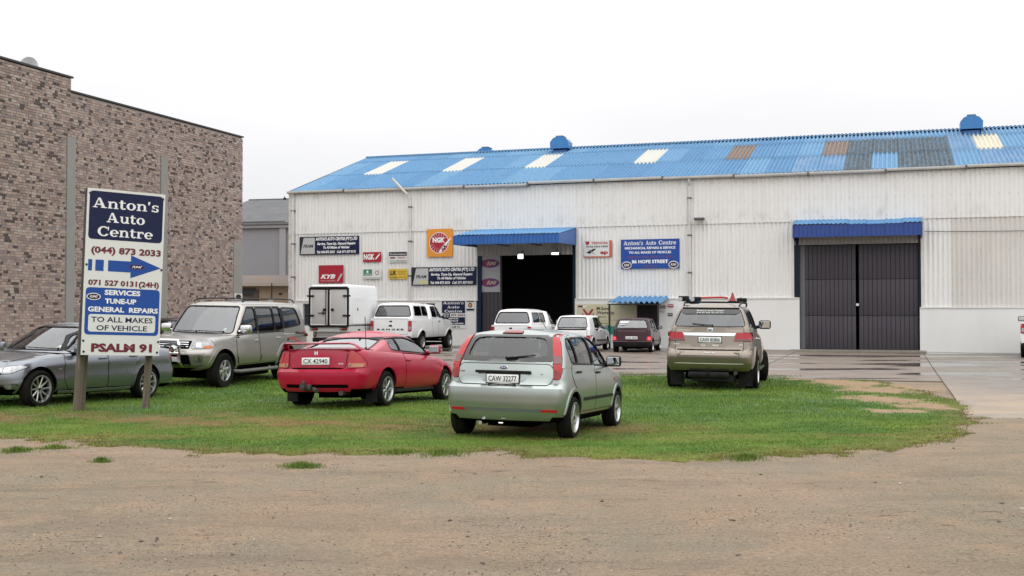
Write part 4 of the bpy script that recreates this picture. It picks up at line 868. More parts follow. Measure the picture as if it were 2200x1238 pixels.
# --- boxy hatchbacks
def boxy(label, pt, ps, lit=False, plate=None, H=1.36):
    c = dict(wb=2.36, R=.272, W=.775, crown=.02, trimz=.46 if lit else .30, wheel=dict(rim=.175, w=.16, spokes=8, sw=.03, taper=1, hub=.07), track=.765,
      top=[(-1.8, .93), (-.5, .92), (.8, .89), (1.2, .86), (1.8, .74), (1.95, .68)], bot=flat(.24), prof=[(0, .90), (.08, .96), (.3, 1), (.5, 1), (.55, .99), (.85, .98), (.95, .965), (1, .93)],
      rear=[(.2, -1.66), (.28, -1.76), (.46, -1.78), (.47, -1.73), (.93, -1.70)], front=[(.2, 1.8), (.3, 1.9), (.48, 1.92), (.5, 1.88), (.75, 1.80)], rf=.12, bf=.06, rr=.08, br=.03,
      cabs=[dict(front=(1.0, .42), rear=(-1.69, -1.46), Wb=.74, Wr=.60, bulge=.01, roof=[(-1.8, H - .03), (-1, H), (.4, H), (1, H - .04)], crown=.02, rr=.07, rf=.08,
        side=[[(-.85, .98), (-.12, .97), (-.12, H - .09), (-.80, H - .10)], [(-.05, .97), (.78, .94), (.42, H - .10, .05), (-.05, H - .09)]] + ([[(-1.35, 1.0), (-.95, .98), (-.92, H - .10), (-1.20, H - .12)]] if lit else []),
        wind=[(-.62, .96), (.62, .96), (.52, H - .08), (-.52, H - .08)], back=[(-.60, .985), (.60, .985), (.50, H - .08), (-.50, H - .08)], gb=glass_mat('pale_rear_glass', (.40, .46, .47), .16))])
    k = Car('parked_car', label, 'car', c, pt, **ps)
    k.panel('tailgate', [(-.60, .95), (.60, .95), (.60, .62), (-.60, .62)] if not lit else [(-.58, .95), (.58, .95), (.58, .50), (-.58, .50)], 'x', -1, .03)
    RL = mat('lit_brake_lens', (.6, .02, .03), .2, coat=1, emit=((1, .03, .05), 2.0)) if lit else REDL
    for sg in (1, -1):
        k.lamp('tail_light', [(sg * .56, .50), (sg * .74, .50), (sg * .75, .66), (sg * .60, .66)], 'x', -1, REDL, [('brake_bulb', [(sg * .63, .52), (sg * .72, .52), (sg * .72, .63), (sg * .63, .63)], RL)], r=.01)
        k.panel('front_door', [(-.08, .30), (.84, .30), (.90, .50), (.88, .88), (-.08, .92)], 'y', sg, .03); k.panel('rear_door', [(-.80, .30), (-.10, .30), (-.10, .92), (-.98, .93), (-.96, .70), (-.82, .5)], 'y', sg, .03)
        k.panel('door_moulding', [(-.78, .44), (.86, .44), (.86, .48), (-.78, .48)], 'y', sg, .005, BLK, .012, .001)
        k.handle(.02, .83, sg, BLK, .12); k.handle(-.70, .84, sg, BLK, .12); k.lamp('headlight', [(sg * .4, .52), (sg * .68, .52), (sg * .68, .66), (sg * .4, .66)], 'x', 1, CLR)
    k.plate(plate, .0, .72 if not lit else .60, .46, .11, frame=False); k.mirror(.62, .74, .98, BLK, sz=.85)
    k.flare(.03, .01, zmin=.30)
    return k
k = boxy('small white hatchback parked between the white canopy pickup and the maroon hatchback', P_WH, pose(2.85, 46.2, 72, .12), False, '', 1.44)
k = boxy('dark maroon boxy hatchback with its brake lights lit, in front of the small blue porch', P_MAR, pose(5.05, 45.9, 76, .10), True, 'CAW 27595')
hh, _ = k.ray('x', -1, (.3, 1.2)); b = MB()
for (y, z, w, h_) in ((.30, 1.245, .34, .03), (.30, 1.205, .38, .035), (.31, 1.165, .28, .025), (.36, 1.10, .2, .03)): b.box(y - w / 2, 0, z - h_ / 2, y + w / 2, .003, z + h_ / 2)
o = b.build('window_sticker', WHI, k.root, (hh[0].x - .022, 0, 0), (0, 0, rad(-90))); o.rotation_euler = (rad(-29), 0, rad(-90)); o.location = (hh[0].x - .05 + .0, 0, 0)
me = o.data
for w_ in me.vertices: w_.co.z -= 1.2; w_.co.x = -w_.co.x
o.location = (hh[0].x - .02, 0, 1.2); o.rotation_euler = (rad(-30), 0, rad(-90))
k = boxy('black car mostly hidden behind the champagne off-roader and the sign board', P_DK, pose(-9.7, 33.2, 255, .0), False, '', 1.50)
# ------------------------------------------------------------ the lie of the land
from mathutils import noise as mnoise
CARS = [o for o in COL.objects if o.parent is None and o.get('category') in ('car', 'off-roader', 'pickup', 'truck')]
bpy.context.view_layer.update()
def base_h(x, y):
    t = np.clip((y - 28) / 22, 0, 1); t = t * t * (3 - 2 * t)
    return t * .145 * np.clip(1 - (x - 2) / 32, .2, 1.1)
cp = []
for o in CARS:
    M = Matrix.LocRotScale(o.location, o.rotation_euler, None)
    for ch in o.children:
        if ch.name.startswith('wheel') and not ch.name.startswith('wheel_arch'):
            p = M @ Vector((ch.location.x, ch.location.y, 0)); cp.append((p.x, p.y, p.z))
cp = np.array(cp); SG = 1.25
K = np.exp(-((cp[:, None, 0] - cp[None, :, 0]) ** 2 + (cp[:, None, 1] - cp[None, :, 1]) ** 2) / (2 * SG * SG)) + .03 * np.eye(len(cp))
RW = np.linalg.solve(K, cp[:, 2] - base_h(cp[:, 0], cp[:, 1]))
def gh(x, y):
    x = np.asarray(x, float); y = np.asarray(y, float); z = base_h(x, y)
    for (cx, cy, _), w in zip(cp, RW): z = z + w * np.exp(-((x - cx) ** 2 + (y - cy) ** 2) / (2 * SG * SG))
    return z
def G(px, py): Y = CAMZ * F / (py - HZ); return ((px - 1100) / F * Y, Y)
_r = np.random.default_rng(3)
def vnoise(x, y, s, seed=0):
    """smooth value noise on a lattice, vectorised"""
    T = np.random.default_rng(seed).random((256, 256)); x = np.asarray(x) * s + 1000; y = np.asarray(y) * s + 1000
    xi = np.floor(x).astype(int); yi = np.floor(y).astype(int); fx = x - xi; fy = y - yi; fx = fx * fx * (3 - 2 * fx); fy = fy * fy * (3 - 2 * fy)
    a = T[xi % 256, yi % 256]; b = T[(xi + 1) % 256, yi % 256]; c_ = T[xi % 256, (yi + 1) % 256]; d = T[(xi + 1) % 256, (yi + 1) % 256]
    return (a * (1 - fx) + b * fx) * (1 - fy) + (c_ * (1 - fx) + d * fx) * fy
def fbm(x, y, s, seed=0, o=4): return sum(vnoise(x, y, s * 2 ** i, seed + i) * .5 ** i for i in range(o)) / sum(.5 ** i for i in range(o))
def fast_mesh(name, V, Fc, mats, smooth=True, col=None):
    me = bpy.data.meshes.new(name); V = np.asarray(V, np.float32); Fc = np.asarray(Fc, np.int32); n = Fc.shape[1]
    me.vertices.add(len(V)); me.vertices.foreach_set('co', V.ravel()); me.loops.add(Fc.size); me.loops.foreach_set('vertex_index', Fc.ravel())
    me.polygons.add(len(Fc)); me.polygons.foreach_set('loop_start', np.arange(0, Fc.size, n, dtype=np.int32)); me.polygons.foreach_set('use_smooth', [smooth] * len(Fc))
    if col is not None:
        at = me.color_attributes.new('tint', 'FLOAT_COLOR', 'POINT'); C4 = np.ones((len(V), 4), np.float32); C4[:, :3] = col; at.data.foreach_set('color', C4.ravel())
    for m in (mats if isinstance(mats, list) else [mats]): me.materials.append(m)
    me.update(calc_edges=True); me.validate(); return me
def grid_mesh(name, xs, ys, zf, m, col=None):
    X, Y = np.meshgrid(xs, ys); Z = zf(X, Y); V = np.stack([X, Y, Z], -1).reshape(-1, 3); nx = len(xs); i = np.arange(len(ys) - 1)[:, None] * nx + np.arange(nx - 1)[None]
    Fc = np.stack([i, i + 1, i + nx + 1, i + nx], -1).reshape(-1, 4); return fast_mesh(name, V, Fc, m, True, None if col is None else col(X, Y).reshape(-1, 3))

# dirt material: sandy gravel with grain, damp patches and tyre smears
def dirt_mat():
    m = bpy.data.materials.new('dirt'); m.use_nodes = True; t = m.node_tree; b = t.nodes['Principled BSDF']; l = t.links.new
    pos = N(t, 'ShaderNodeNewGeometry').outputs['Position']
    def ns(scale, det=6, rough=.6, mp=None):
        n = N(t, 'ShaderNodeTexNoise'); n.inputs['Scale'].default_value = scale; n.inputs['Detail'].default_value = det; n.inputs['Roughness'].default_value = rough; l(mp or pos, n.inputs['Vector']); return n.outputs['Fac']
    def mr(x, a, c_, lo=0, hi=1): r = N(t, 'ShaderNodeMapRange'); r.inputs[1].default_value = a; r.inputs[2].default_value = c_; r.inputs[3].default_value = lo; r.inputs[4].default_value = hi; l(x, r.inputs[0]); return r.outputs[0]
    def mix(f, a, c_):
        x = N(t, 'ShaderNodeMix', data_type='RGBA'); l(f, x.inputs[0])
        for k, v in ((6, a), (7, c_)):
            if isinstance(v, tuple): x.inputs[k].default_value = (*v, 1)
            else: l(v, x.inputs[k])
        return x.outputs[2]
    c0 = mix(mr(ns(.35, 4), .38, .62), (.345, .253, .172), (.262, .228, .160))
    mp = N(t, 'ShaderNodeMapping'); mp.inputs['Scale'].default_value = (.22, 1.4, 1); mp.inputs['Rotation'].default_value = (0, 0, rad(12)); l(pos, mp.inputs[0])
    c1 = mix(mr(ns(1.1, 5, .6, mp.outputs[0]), .46, .68, 0, .55), c0, (.175, .135, .095))
    c2 = mix(mr(ns(1.6, 5), .50, .68, 0, .7), c1, (.39, .275, .175))
    mq = N(t, 'ShaderNodeMapping'); mq.inputs['Scale'].default_value = (.16, 2.3, 1); mq.inputs['Rotation'].default_value = (0, 0, rad(-9)); l(pos, mq.inputs[0])
    c2 = mix(mr(ns(1.4, 6, .65, mq.outputs[0]), .55, .70, 0, .45), c2, (.17, .128, .09))
    c3 = mix(mr(ns(38, 5, .75), .42, .66, 0, .85), c2, (.14, .10, .072))
    mk = N(t, 'ShaderNodeMapping'); mk.inputs['Scale'].default_value = (2.2, 9, 1); mk.inputs['Rotation'].default_value = (0, 0, rad(7)); l(pos, mk.inputs[0])
    gt = N(t, 'ShaderNodeMath', operation='MULTIPLY'); l(mr(ns(1.0, 8, .72, mk.outputs[0]), .575, .64, 0, .85), gt.inputs[0]); l(mr(ns(.8, 4), .42, .58), gt.inputs[1])
    c3 = mix(gt.outputs[0], c3, (.095, .07, .05))
    c4 = mix(mr(ns(70, 3, .7), .60, .72, 0, .5), c3, (.42, .36, .30))
    vo = N(t, 'ShaderNodeTexVoronoi'); vo.inputs['Scale'].default_value = 9; l(pos, vo.inputs['Vector'])
    c5 = mix(mr(vo.outputs['Distance'], .05, .09, .8, 0), c4, (.07, .055, .045))
    l(c5, b.inputs['Base Color']); l(mr(ns(.6), .3, .7, .62, .95), b.inputs['Roughness']); b.inputs['Specular IOR Level'].default_value = .3
    bp = N(t, 'ShaderNodeBump'); bp.inputs['Distance'].default_value = .035; ad = N(t, 'ShaderNodeMath', operation='ADD'); l(ns(26, 6, .7), ad.inputs[0]); l(mr(ns(5, 5), 0, 1, 0, 1.2), ad.inputs[1]); l(ad.outputs[0], bp.inputs['Height']); l(bp.outputs[0], b.inputs['Normal'])
    return m
DIRT = dirt_mat()
def dirt_z(X, Y):
    z = gh(X, Y); near = np.clip((22 - Y) / 6, 0, 1) * np.clip((Y - 2) / 3, 0, 1) * np.clip((16 - abs(X)) / 4, 0, 1)
    r = (fbm(X, Y, 1.1, 5) - .5) * .05 + (fbm(X, Y, 7, 9, 3) - .5) * .022
    a = .22; u = X * math.cos(a) + Y * math.sin(a); v = -X * math.sin(a) + Y * math.cos(a)
    r = r + (fbm(u * .18, v, 2.2, 21, 3) - .5) * .06
    r = r + np.clip(fbm(X, Y, .9, 31, 3) * 3 - 1.5, 0, 1) * (fbm(u * .35, v, 6.5, 33, 2) - .5) * .055
    u2 = X * math.cos(-.1) + Y * math.sin(-.1); v2 = X * math.sin(.1) + Y * math.cos(.1)
    tr = np.exp(-((v2 - 10.2 - .2 * np.sin(u2 * .4)) / .12) ** 2) + np.exp(-((v2 - 11.7 - .2 * np.sin(u2 * .4)) / .12) ** 2); r = r - .012 * tr
    return z + r * near - .0
xs = np.concatenate([np.linspace(-600, -30, 16), np.linspace(-28, -8.2, 50), np.arange(-8, 9, .07), np.linspace(9.2, 30, 50), np.linspace(33, 600, 16)])
ys = np.concatenate([np.linspace(-300, 0, 10), np.linspace(1, 6.5, 12), np.arange(6.6, 17.5, .07), np.linspace(17.7, 56, 100), np.linspace(60, 900, 20)])
g = obj('ground', grid_mesh('ground', xs, ys, dirt_z, DIRT)); g['kind'] = 'structure'

# concrete yard in slabs; the wall frame: s along the wall, d behind it
CORN = Vector((-10.68, 55.07, 0))
def WP(s, d, z=0): return Vector((CORN.x + TX * s - TY * 0 + .3168 * d, CORN.y + TY * s + .9485 * d, z))
def yard_mat(name, tone, fade=False):
    m = bpy.data.materials.new(name); m.use_nodes = True; t = m.node_tree; b = t.nodes['Principled BSDF']; l = t.links.new
    pos = N(t, 'ShaderNodeNewGeometry').outputs['Position']
    def ns(scale, det=5, mp=None): n = N(t, 'ShaderNodeTexNoise'); n.inputs['Scale'].default_value = scale; n.inputs['Detail'].default_value = det; l(mp or pos, n.inputs['Vector']); return n.outputs['Fac']
    def mr(x, a, c_, lo=0, hi=1): r = N(t, 'ShaderNodeMapRange'); r.inputs[1].default_value = a; r.inputs[2].default_value = c_; r.inputs[3].default_value = lo; r.inputs[4].default_value = hi; l(x, r.inputs[0]); return r.outputs[0]
    def mix(f, a, c_):
        x = N(t, 'ShaderNodeMix', data_type='RGBA'); l(f, x.inputs[0])
        for k, v in ((6, a), (7, c_)):
            if isinstance(v, tuple): x.inputs[k].default_value = (*v, 1)
            else: l(v, x.inputs[k])
        return x.outputs[2]
    mp = N(t, 'ShaderNodeMapping'); mp.inputs['Rotation'].default_value = (0, 0, rad(18)); mp.inputs['Scale'].default_value = (.35, 1, 1); l(pos, mp.inputs[0])
    wet = mr(ns(.55, 5, mp.outputs[0]), .515, .585)
    c0 = mix(mr(ns(1.2), .35, .7), tone, tuple(.72 * q for q in tone)); c1 = mix(mr(ns(22, 5), .4, .7, 0, .4), c0, tuple(.6 * q for q in tone))
    cw = mix(wet, c1, tuple(.42 * q for q in tone))
    if fade:
        sp = N(t, 'ShaderNodeSeparateXYZ'); l(pos, sp.inputs[0]); nf = N(t, 'ShaderNodeMath', operation='MULTIPLY_ADD'); l(ns(.7, 6), nf.inputs[0]); nf.inputs[1].default_value = 14; l(sp.outputs['Y'], nf.inputs[2]); cw = mix(mr(nf.outputs[0], 33, 26, 0, 1), cw, (.30, .225, .155))
    l(cw, b.inputs['Base Color']); l(mr(wet, 0, 1, .55, .09), b.inputs['Roughness'])
    bp = N(t, 'ShaderNodeBump'); bp.inputs['Distance'].default_value = .004; iv = N(t, 'ShaderNodeMath', operation='MULTIPLY'); l(ns(30), iv.inputs[0]); l(mr(wet, 0, 1, 1, .08), iv.inputs[1]); l(iv.outputs[0], bp.inputs['Height']); l(bp.outputs[0], b.inputs['Normal'])
    return m
YARD = yard_mat('damp_concrete', (.205, .165, .135)); DRIVE = yard_mat('damp_tar', (.20, .173, .152), True)
yard = obj('concrete_yard', None); yard['kind'] = 'structure'
sA, sB = S_(1718), S_(1980); stp = (sB - sA) / 1.0
sl = [sA - 5.2 * i for i in range(7, 0, -1)] + [sA, sB - 4.4 if sB - sA > 7 else sB, sB] if False else None
cols = [(sA - 4.9 * i, sA - 4.9 * (i - 1)) for i in range(6, 0, -1)] + [(sA, sB)] + [(sB + 5 * i, sB + 5 * (i + 1)) for i in range(3)]
rows = [(-4.6, 0), (-9.6, -4.6), (-14.8, -9.6), (-20, -14.8)]
for ci, (a, b_) in enumerate(cols):
    for (c_, d_) in rows + ([(-24, -20), (-28, -24), (-32, -28), (-36, -32)] if a >= sB - .01 else []):
        n = 10; S, D = np.meshgrid(np.linspace(a + .012, b_ - .012, n), np.linspace(c_ + .012, d_ - .012, n)); X = CORN.x + TX * S + .3168 * D; Y = CORN.y + TY * S + .9485 * D
        Z = gh(X, Y) + .03 + .004 * ((ci + len(rows)) % 2) - np.clip((22.5 - Y) / 8, 0, 1) * .085 - (fbm(X, Y, .8, 300) - .5) * .05 * np.clip((27 - Y) / 5, 0, 1); V = np.stack([X, Y, Z], -1).reshape(-1, 3); k = len(V)
        i = np.arange(n - 1)[:, None] * n + np.arange(n - 1)[None]; Fc = np.stack([i, i + 1, i + n + 1, i + n], -1).reshape(-1, 4).tolist()
        rim = list(range(n)) + [n * (r + 1) - 1 for r in range(1, n)] + list(range(n * n - 2, n * (n - 1) - 1, -1)) + [n * r for r in range(n - 2, 0, -1)]
        V = V.tolist() + [(V[r][0], V[r][1], V[r][2] - .05) for r in rim]; m_n = len(rim)
        Fc += [(rim[q], k + q, k + (q + 1) % m_n, rim[(q + 1) % m_n]) for q in range(m_n)]
        obj('slab', mesh('slab', V, Fc, DRIVE if a >= sB - .01 else YARD, False), yard)
# painted bay line on the slabs
P0 = G(1640, 776); b = MB()
for (q0, q1) in (((1655, 775.5), (1716, 776)), ((1948, 781), (1972, 780))):
    A, B = G(*q0), G(*q1); za, zb = float(gh(*A)) + .0, float(gh(*B))
    n = Vector((.05, .16, 0)); v = [Vector((A[0], A[1], float(gh(A[0], A[1])) + .042)), Vector((B[0], B[1], float(gh(B[0], B[1])) + .042))]
    b.add([v[0], v[1], v[1] + n, v[0] + n], [(0, 1, 2, 3)])
lm = b.build('painted_line', mat('worn_white_line', (.62, .60, .56), .7, vary=(8, .7, (.3, .27, .24)))); lm.parent = yard

# --- the grass island
edge = [(-900, 940), (-400, 942), (0, 942), (60, 943), (110, 948), (170, 943), (200, 949), (250, 960), (300, 966), (345, 966), (420, 976), (480, 972), (560, 978), (620, 984), (700, 974), (820, 974), (880, 970), (960, 972), (1080, 966), (1140, 980), (1250, 984), (1400, 988), (1550, 990), (1680, 976), (1800, 978), (1900, 968), (2000, 948), (2060, 926), (2096, 908), (2080, 880), (2056, 862), (2000, 846), (1960, 830), (1880, 818), (1760, 811), (1640, 807), (1400, 803), (1200, 801), (1000, 800), (700, 799), (400, 799), (0, 800), (-900, 802)]
GP = np.array([G(*p) for p in edge])
def sdist(X, Y):
    """signed distance to the island outline, positive inside"""
    best = np.full(X.shape, 1e9); ins = np.zeros(X.shape, bool); n = len(GP)
    for i in range(n):
        ax, ay = GP[i]; bx, by = GP[(i + 1) % n]; dx, dy = bx - ax, by - ay; t = np.clip(((X - ax) * dx + (Y - ay) * dy) / (dx * dx + dy * dy), 0, 1)
        best = np.minimum(best, np.hypot(X - ax - t * dx, Y - ay - t * dy)); c_ = ((ay > Y) != (by > Y)) & (X < (bx - ax) * (Y - ay) / (by - ay + 1e-12) + ax); ins ^= c_
    return np.where(ins, best, -best)
bald = [G(1895, 861) + (.75, 1.2), G(1985, 874) + (.55, .95), G(1880, 840) + (.9, 1.3), G(1820, 826) + (1.0, 1.5), G(1930, 886) + (.5, .5), G(1760, 817) + (.9, 1.0), G(1960, 832) + (.8, 1.2)]
def grass_fields(X, Y):
    d = sdist(X, Y) + (fbm(X, Y, 1.7, 40) - .5) * .8 * np.clip((24 - Y) / 6, .35, 1) + (fbm(X, Y, 6, 44, 2) - .5) * .35
    bl = np.zeros(X.shape)
    for (bx, by, rx, ry) in bald: bl = np.maximum(bl, 1.25 - np.hypot((X - bx) / rx, (Y - by) / ry) + (fbm(X, Y, 3, 50) - .5) * 1.3)
    cover = np.clip(d / .25 + .5, 0, 1) * np.clip(1 - bl * 1.6, 0, 1)
    yb = 16.6 + .12 * (X + 3) ** 1 * 0 - .10 * X + .3 * np.sin(X * .7)
    dry = np.clip(1.15 - abs(Y - yb) / (1.1 + .5 * vnoise(X, Y, .4, 61)), 0, 1) * np.clip((3.2 - X) / 1.5, 0, 1) * np.clip(fbm(X, Y, 1.8, 60) * 2.4 - .55, 0, 1)
    dry = np.maximum(dry, np.clip(.8 - abs(Y - 14.9) / .5, 0, 1) * np.clip(fbm(X, Y, 2.2, 63) * 2 - .6, 0, .8)); dry = np.maximum(dry, np.clip(1.0 - d / .7, 0, 1) * .55)
    return d, np.clip(cover, 0, 1), np.clip(dry, 0, 1)
def grass_col(X, Y, dry, r):
    g1 = np.array([.072, .155, .018]); g2 = np.array([.130, .208, .024]); br = np.array([.21, .145, .055]); n = fbm(X, Y, .9, 70)[..., None]; n = np.clip((n - .3) * 2.2, 0, 1)
    c_ = g1 * (1 - n) + g2 * n; c_ = c_ * (1 - dry[..., None]) + br * dry[..., None]; return c_ * (.75 + .5 * r[..., None])
tint = bpy.data.materials.new('grass_blades'); tint.use_nodes = True; tt = tint.node_tree; pb = tt.nodes['Principled BSDF']; an = N(tt, 'ShaderNodeVertexColor', layer_name='tint'); tt.links.new(an.outputs[0], pb.inputs['Base Color']); pb.inputs['Roughness'].default_value = .55; pb.inputs['Specular IOR Level'].default_value = .35
sod_m = bpy.data.materials.new('sod'); sod_m.use_nodes = True; tt = sod_m.node_tree; pb = tt.nodes['Principled BSDF']; an = N(tt, 'ShaderNodeVertexColor', layer_name='tint'); pb.inputs['Roughness'].default_value = .9; pb.inputs['Specular IOR Level'].default_value = .2
nz = N(tt, 'ShaderNodeTexNoise'); nz.inputs['Scale'].default_value = 30; nz.inputs['Detail'].default_value = 5; mr_ = N(tt, 'ShaderNodeMapRange'); mr_.inputs[1].default_value = .3; mr_.inputs[2].default_value = .7; mr_.inputs[3].default_value = .55; mr_.inputs[4].default_value = 1.25; mm = N(tt, 'ShaderNodeVectorMath', operation='SCALE')
tt.links.new(N(tt, 'ShaderNodeNewGeometry').outputs['Position'], nz.inputs['Vector']); tt.links.new(nz.outputs['Fac'], mr_.inputs[0]); tt.links.new(an.outputs[0], mm.inputs[0]); tt.links.new(mr_.outputs[0], mm.inputs['Scale']); tt.links.new(mm.outputs[0], pb.inputs['Base Color'])
xs = np.arange(-17, 9.6, .09); ys = np.concatenate([np.arange(12.6, 20, .09), np.arange(20, 35, .16)])
X, Y = np.meshgrid(xs, ys); d, cov, dry = grass_fields(X, Y); nx = len(xs)
Z = dirt_z(X, Y) - .03 + .055 * np.clip(d / .3 + .3, 0, 1)
bare = np.array([.29, .20, .125]) * (.85 + .3 * fbm(X, Y, 5, 80))[..., None]
C = grass_col(X, Y, dry, fbm(X, Y, 4, 77)) * .8; cc = np.clip(cov * 1.4, 0, 1)[..., None]; C = C * cc + bare * (1 - cc)
V = np.stack([X, Y, Z], -1).reshape(-1, 3); i = (np.arange(len(ys) - 1)[:, None] * nx + np.arange(nx - 1)[None]); keep = (d[:-1, :-1] > -.12) | (d[1:, 1:] > -.12)
i = i[keep]; Fc = np.stack([i, i + 1, i + nx + 1, i + nx], -1).reshape(-1, 4); used = np.unique(Fc); mp_ = np.full(len(V), -1); mp_[used] = np.arange(len(used))
sod = obj('lawn_soil', fast_mesh('lawn_soil', V[used], mp_[Fc], sod_m, True, C.reshape(-1, 3)[used])); sod['kind'] = 'structure'
def blades(X, Y, H, C, wd, zf):
    n = len(X); a = rng.random(n) * 2 * math.pi; ln = rng.normal(0, .45, n); Z0 = zf(X, Y)
    w = wd * (.7 + .6 * rng.random(n)); dx, dy = np.cos(a) * w, np.sin(a) * w; lx, ly = -np.sin(a) * ln * H, np.cos(a) * ln * H
    V = np.stack([np.stack([X - dx, Y - dy, Z0 - .01], -1), np.stack([X + dx, Y + dy, Z0 - .01], -1), np.stack([X + lx, Y + ly, Z0 + H], -1)], 1).reshape(-1, 3)
    return V, np.arange(3 * n).reshape(-1, 3), np.repeat(C, 3, 0)
NB = 560000; u = rng.random(NB); Yb = 1 / (1 / 12.7 + u * (1 / 33.0 - 1 / 12.7)); Xb = rng.random(NB) * 25.4 - 16.6; vis = abs(Xb / Yb) < .53; Xb, Yb = Xb[vis], Yb[vis]
d, cov, dry = grass_fields(Xb, Yb); kp = (rng.random(len(Xb)) < cov ** 1.3) & (cov > .15); Xb, Yb, d, dry, cov = Xb[kp], Yb[kp], d[kp], dry[kp], cov[kp]
r = rng.random(len(Xb)); Cb = grass_col(Xb, Yb, np.clip(dry + .5 * (rng.random(len(Xb)) < .10 + .5 * dry), 0, 1), r)
clov = (fbm(Xb, Yb, 1.6, 90) > .60) & (rng.random(len(Xb)) < .35) & (Yb > 17); Cb[clov] = np.array([.22, .30, .19]) * (.7 + .5 * r[clov, None])
Hb = (.015 + .024 * rng.random(len(Xb))) * (.7 + .6 * fbm(Xb, Yb, 1.2, 95)) * (1 - .35 * dry) * np.clip(Yb / 17, 1, 1.5) * np.clip(d / .45 + .35, .35, 1)
V, Fc, Cc = blades(Xb, Yb, Hb, Cb, .006 * np.clip(Yb / 15, 1, 2.2), lambda x, y: dirt_z(x, y) + .015)
gr = obj('grass', fast_mesh('grass', V, Fc, tint, False, Cc)); tag(gr, 'short green lawn with dry brown streaks that the cars are parked on', 'grass', kind='stuff')
# tufts out on the dirt
for i, (px, py, rr, lab) in enumerate(((650, 1000, .26, 'largest grass tuft on the bare dirt, in front of the red coupe'), (220, 989, .13, 'small round grass tuft on the dirt below the tall sign board'), (38, 968, .22, 'leftmost flat grass tuft on the dirt near the left edge'), (118, 962, .24, 'long grass tuft on the dirt below the dark grey saloon front wheel'), (855, 973, .24, 'grass tuft at the lawn edge to the left of the hatchback'), (950, 974, .34, 'wide grass tuft at the lawn edge directly below the hatchback left tyre'), (1600, 985, .25, 'sparse grass tuft at the lawn edge right of the hatchback, below the off-roader'))):
    cx, cy = G(px, py); n = int(900 * rr / .25); a = rng.random(n) * 6.283; q = np.abs(rng.normal(0, .5, n)) * rr; X_ = cx + np.cos(a) * q * 1.3; Y_ = cy + np.sin(a) * q * 1.2
    rr_ = rng.random(n); C_ = grass_col(X_, Y_, np.clip(rng.random(n) - .5, 0, 1), rr_); V, Fc, Cc = blades(X_, Y_, (.03 + .045 * rng.random(n)) * np.clip(1.3 - q / rr, .3, 1), C_, .005, dirt_z)
    zc = float(dirt_z(np.array([cx]), np.array([cy]))[0]); o = thing('grass_tuft', lab, 'grass tuft', (cx, cy, zc), (0, 0, 0), 'grass tufts on the dirt'); V = V - np.array([cx, cy, zc]); q_ = obj('blades', fast_mesh('blades', V, Fc, tint, False, Cc), o); q_['kind'] = 'stuff'
# loose stones
n = 16000; u = rng.random(n); Ys = 1 / (1 / 6.6 + u * (1 / 19.0 - 1 / 6.6)); Xs = (rng.random(n) - .5) * 1.05 * Ys; dd = sdist(Xs, Ys); kp = (dd < -.15) & (rng.random(n) < .12 + 1.6 * np.clip(fbm(Xs, Ys, 1.0, 120, 3) - .48, 0, 1) * 4); Xs, Ys = Xs[kp], Ys[kp]; n = len(Xs)
ico = np.array([(0, 0, 1), (.9, 0, .2), (.3, .85, .25), (-.75, .5, .2), (-.7, -.55, .25), (.3, -.8, .2), (0, 0, -.6)]); ft = np.array([(0, 1, 2), (0, 2, 3), (0, 3, 4), (0, 4, 5), (0, 5, 1), (6, 2, 1), (6, 3, 2), (6, 4, 3), (6, 5, 4), (6, 1, 5)])
sz = .003 + .007 * rng.random(n) ** 2 + .016 * (rng.random(n) < .008); V = ico[None] * sz[:, None, None] * (.7 + .6 * rng.random((n, 7, 1))) * np.array([1.2, 1, .6]); an_ = rng.random(n) * 6.28; ca, sa = np.cos(an_)[:, None], np.sin(an_)[:, None]
Vx = V[..., 0] * ca - V[..., 1] * sa + Xs[:, None]; Vy = V[..., 0] * sa + V[..., 1] * ca + Ys[:, None]; Vz = V[..., 2] + dirt_z(Xs, Ys)[:, None] + .001
cs = np.where(rng.random((n, 1)) < .72, np.array([[.075, .062, .05]]), np.array([[.36, .32, .27]])) * (.6 + .7 * rng.random((n, 1)))
st = obj('gravel', fast_mesh('gravel', np.stack([Vx, Vy, Vz], -1).reshape(-1, 3), (ft[None] + 7 * np.arange(n)[:, None, None]).reshape(-1, 3), tint, False, np.repeat(cs, 7, 0))); tag(st, 'loose dark and pale stones scattered over the dirt road', 'gravel', kind='stuff')
# ------------------------------------------------------------ brick building on the left
e_ = Vector((.325, .9457, 0)); BA = math.atan2(.9457, .325)
def btile(Yp): return (Yp - 30) * 1.0574
br = thing('brick_building', 'tall windowless building of mottled pink and dark brick with grey concrete columns, left', 'building', (-16.39, 30, 0), (0, 0, BA))
BT = 16.92; ST = btile(36.5)
MORT = mat('mortar', (.34, .29, .26), .95, bump=(30, .004)); CONC = mat('column_concrete', (.27, .265, .25), .85, vary=(1.2, .5, (.21, .21, .195)), bump=(18, .003))
b = MB(); b.box(-3, .02, -.6, ST, 8, 9.17); b.box(ST, .02, -.6, BT - .01, 8, 8.73); b.build('wall', MORT, br)
b = MB(); b.box(-3, -.03, 9.20, ST + .06, 8.05, 9.26); b.box(ST, -.03, 8.755, BT + .03, 8.05, 8.81); b.build('coping', mat('dark_coping', (.05, .048, .05), .7), br)
cols_ = [(2.0, 7.3, .39), (ST, 7.3, .39), (btile(41.1), 7.3, .39)]
for (t, h, w) in cols_: b = MB(); b.rbox(t - w / 2, -.03, -.5, t + w / 2, .3, h, .008); b.build('column', CONC, br)
b = MB(); b.rbox(BT - .62, -.012, -.5, BT + .0, .3, 4.5, .008); b.build('column', CONC, br)
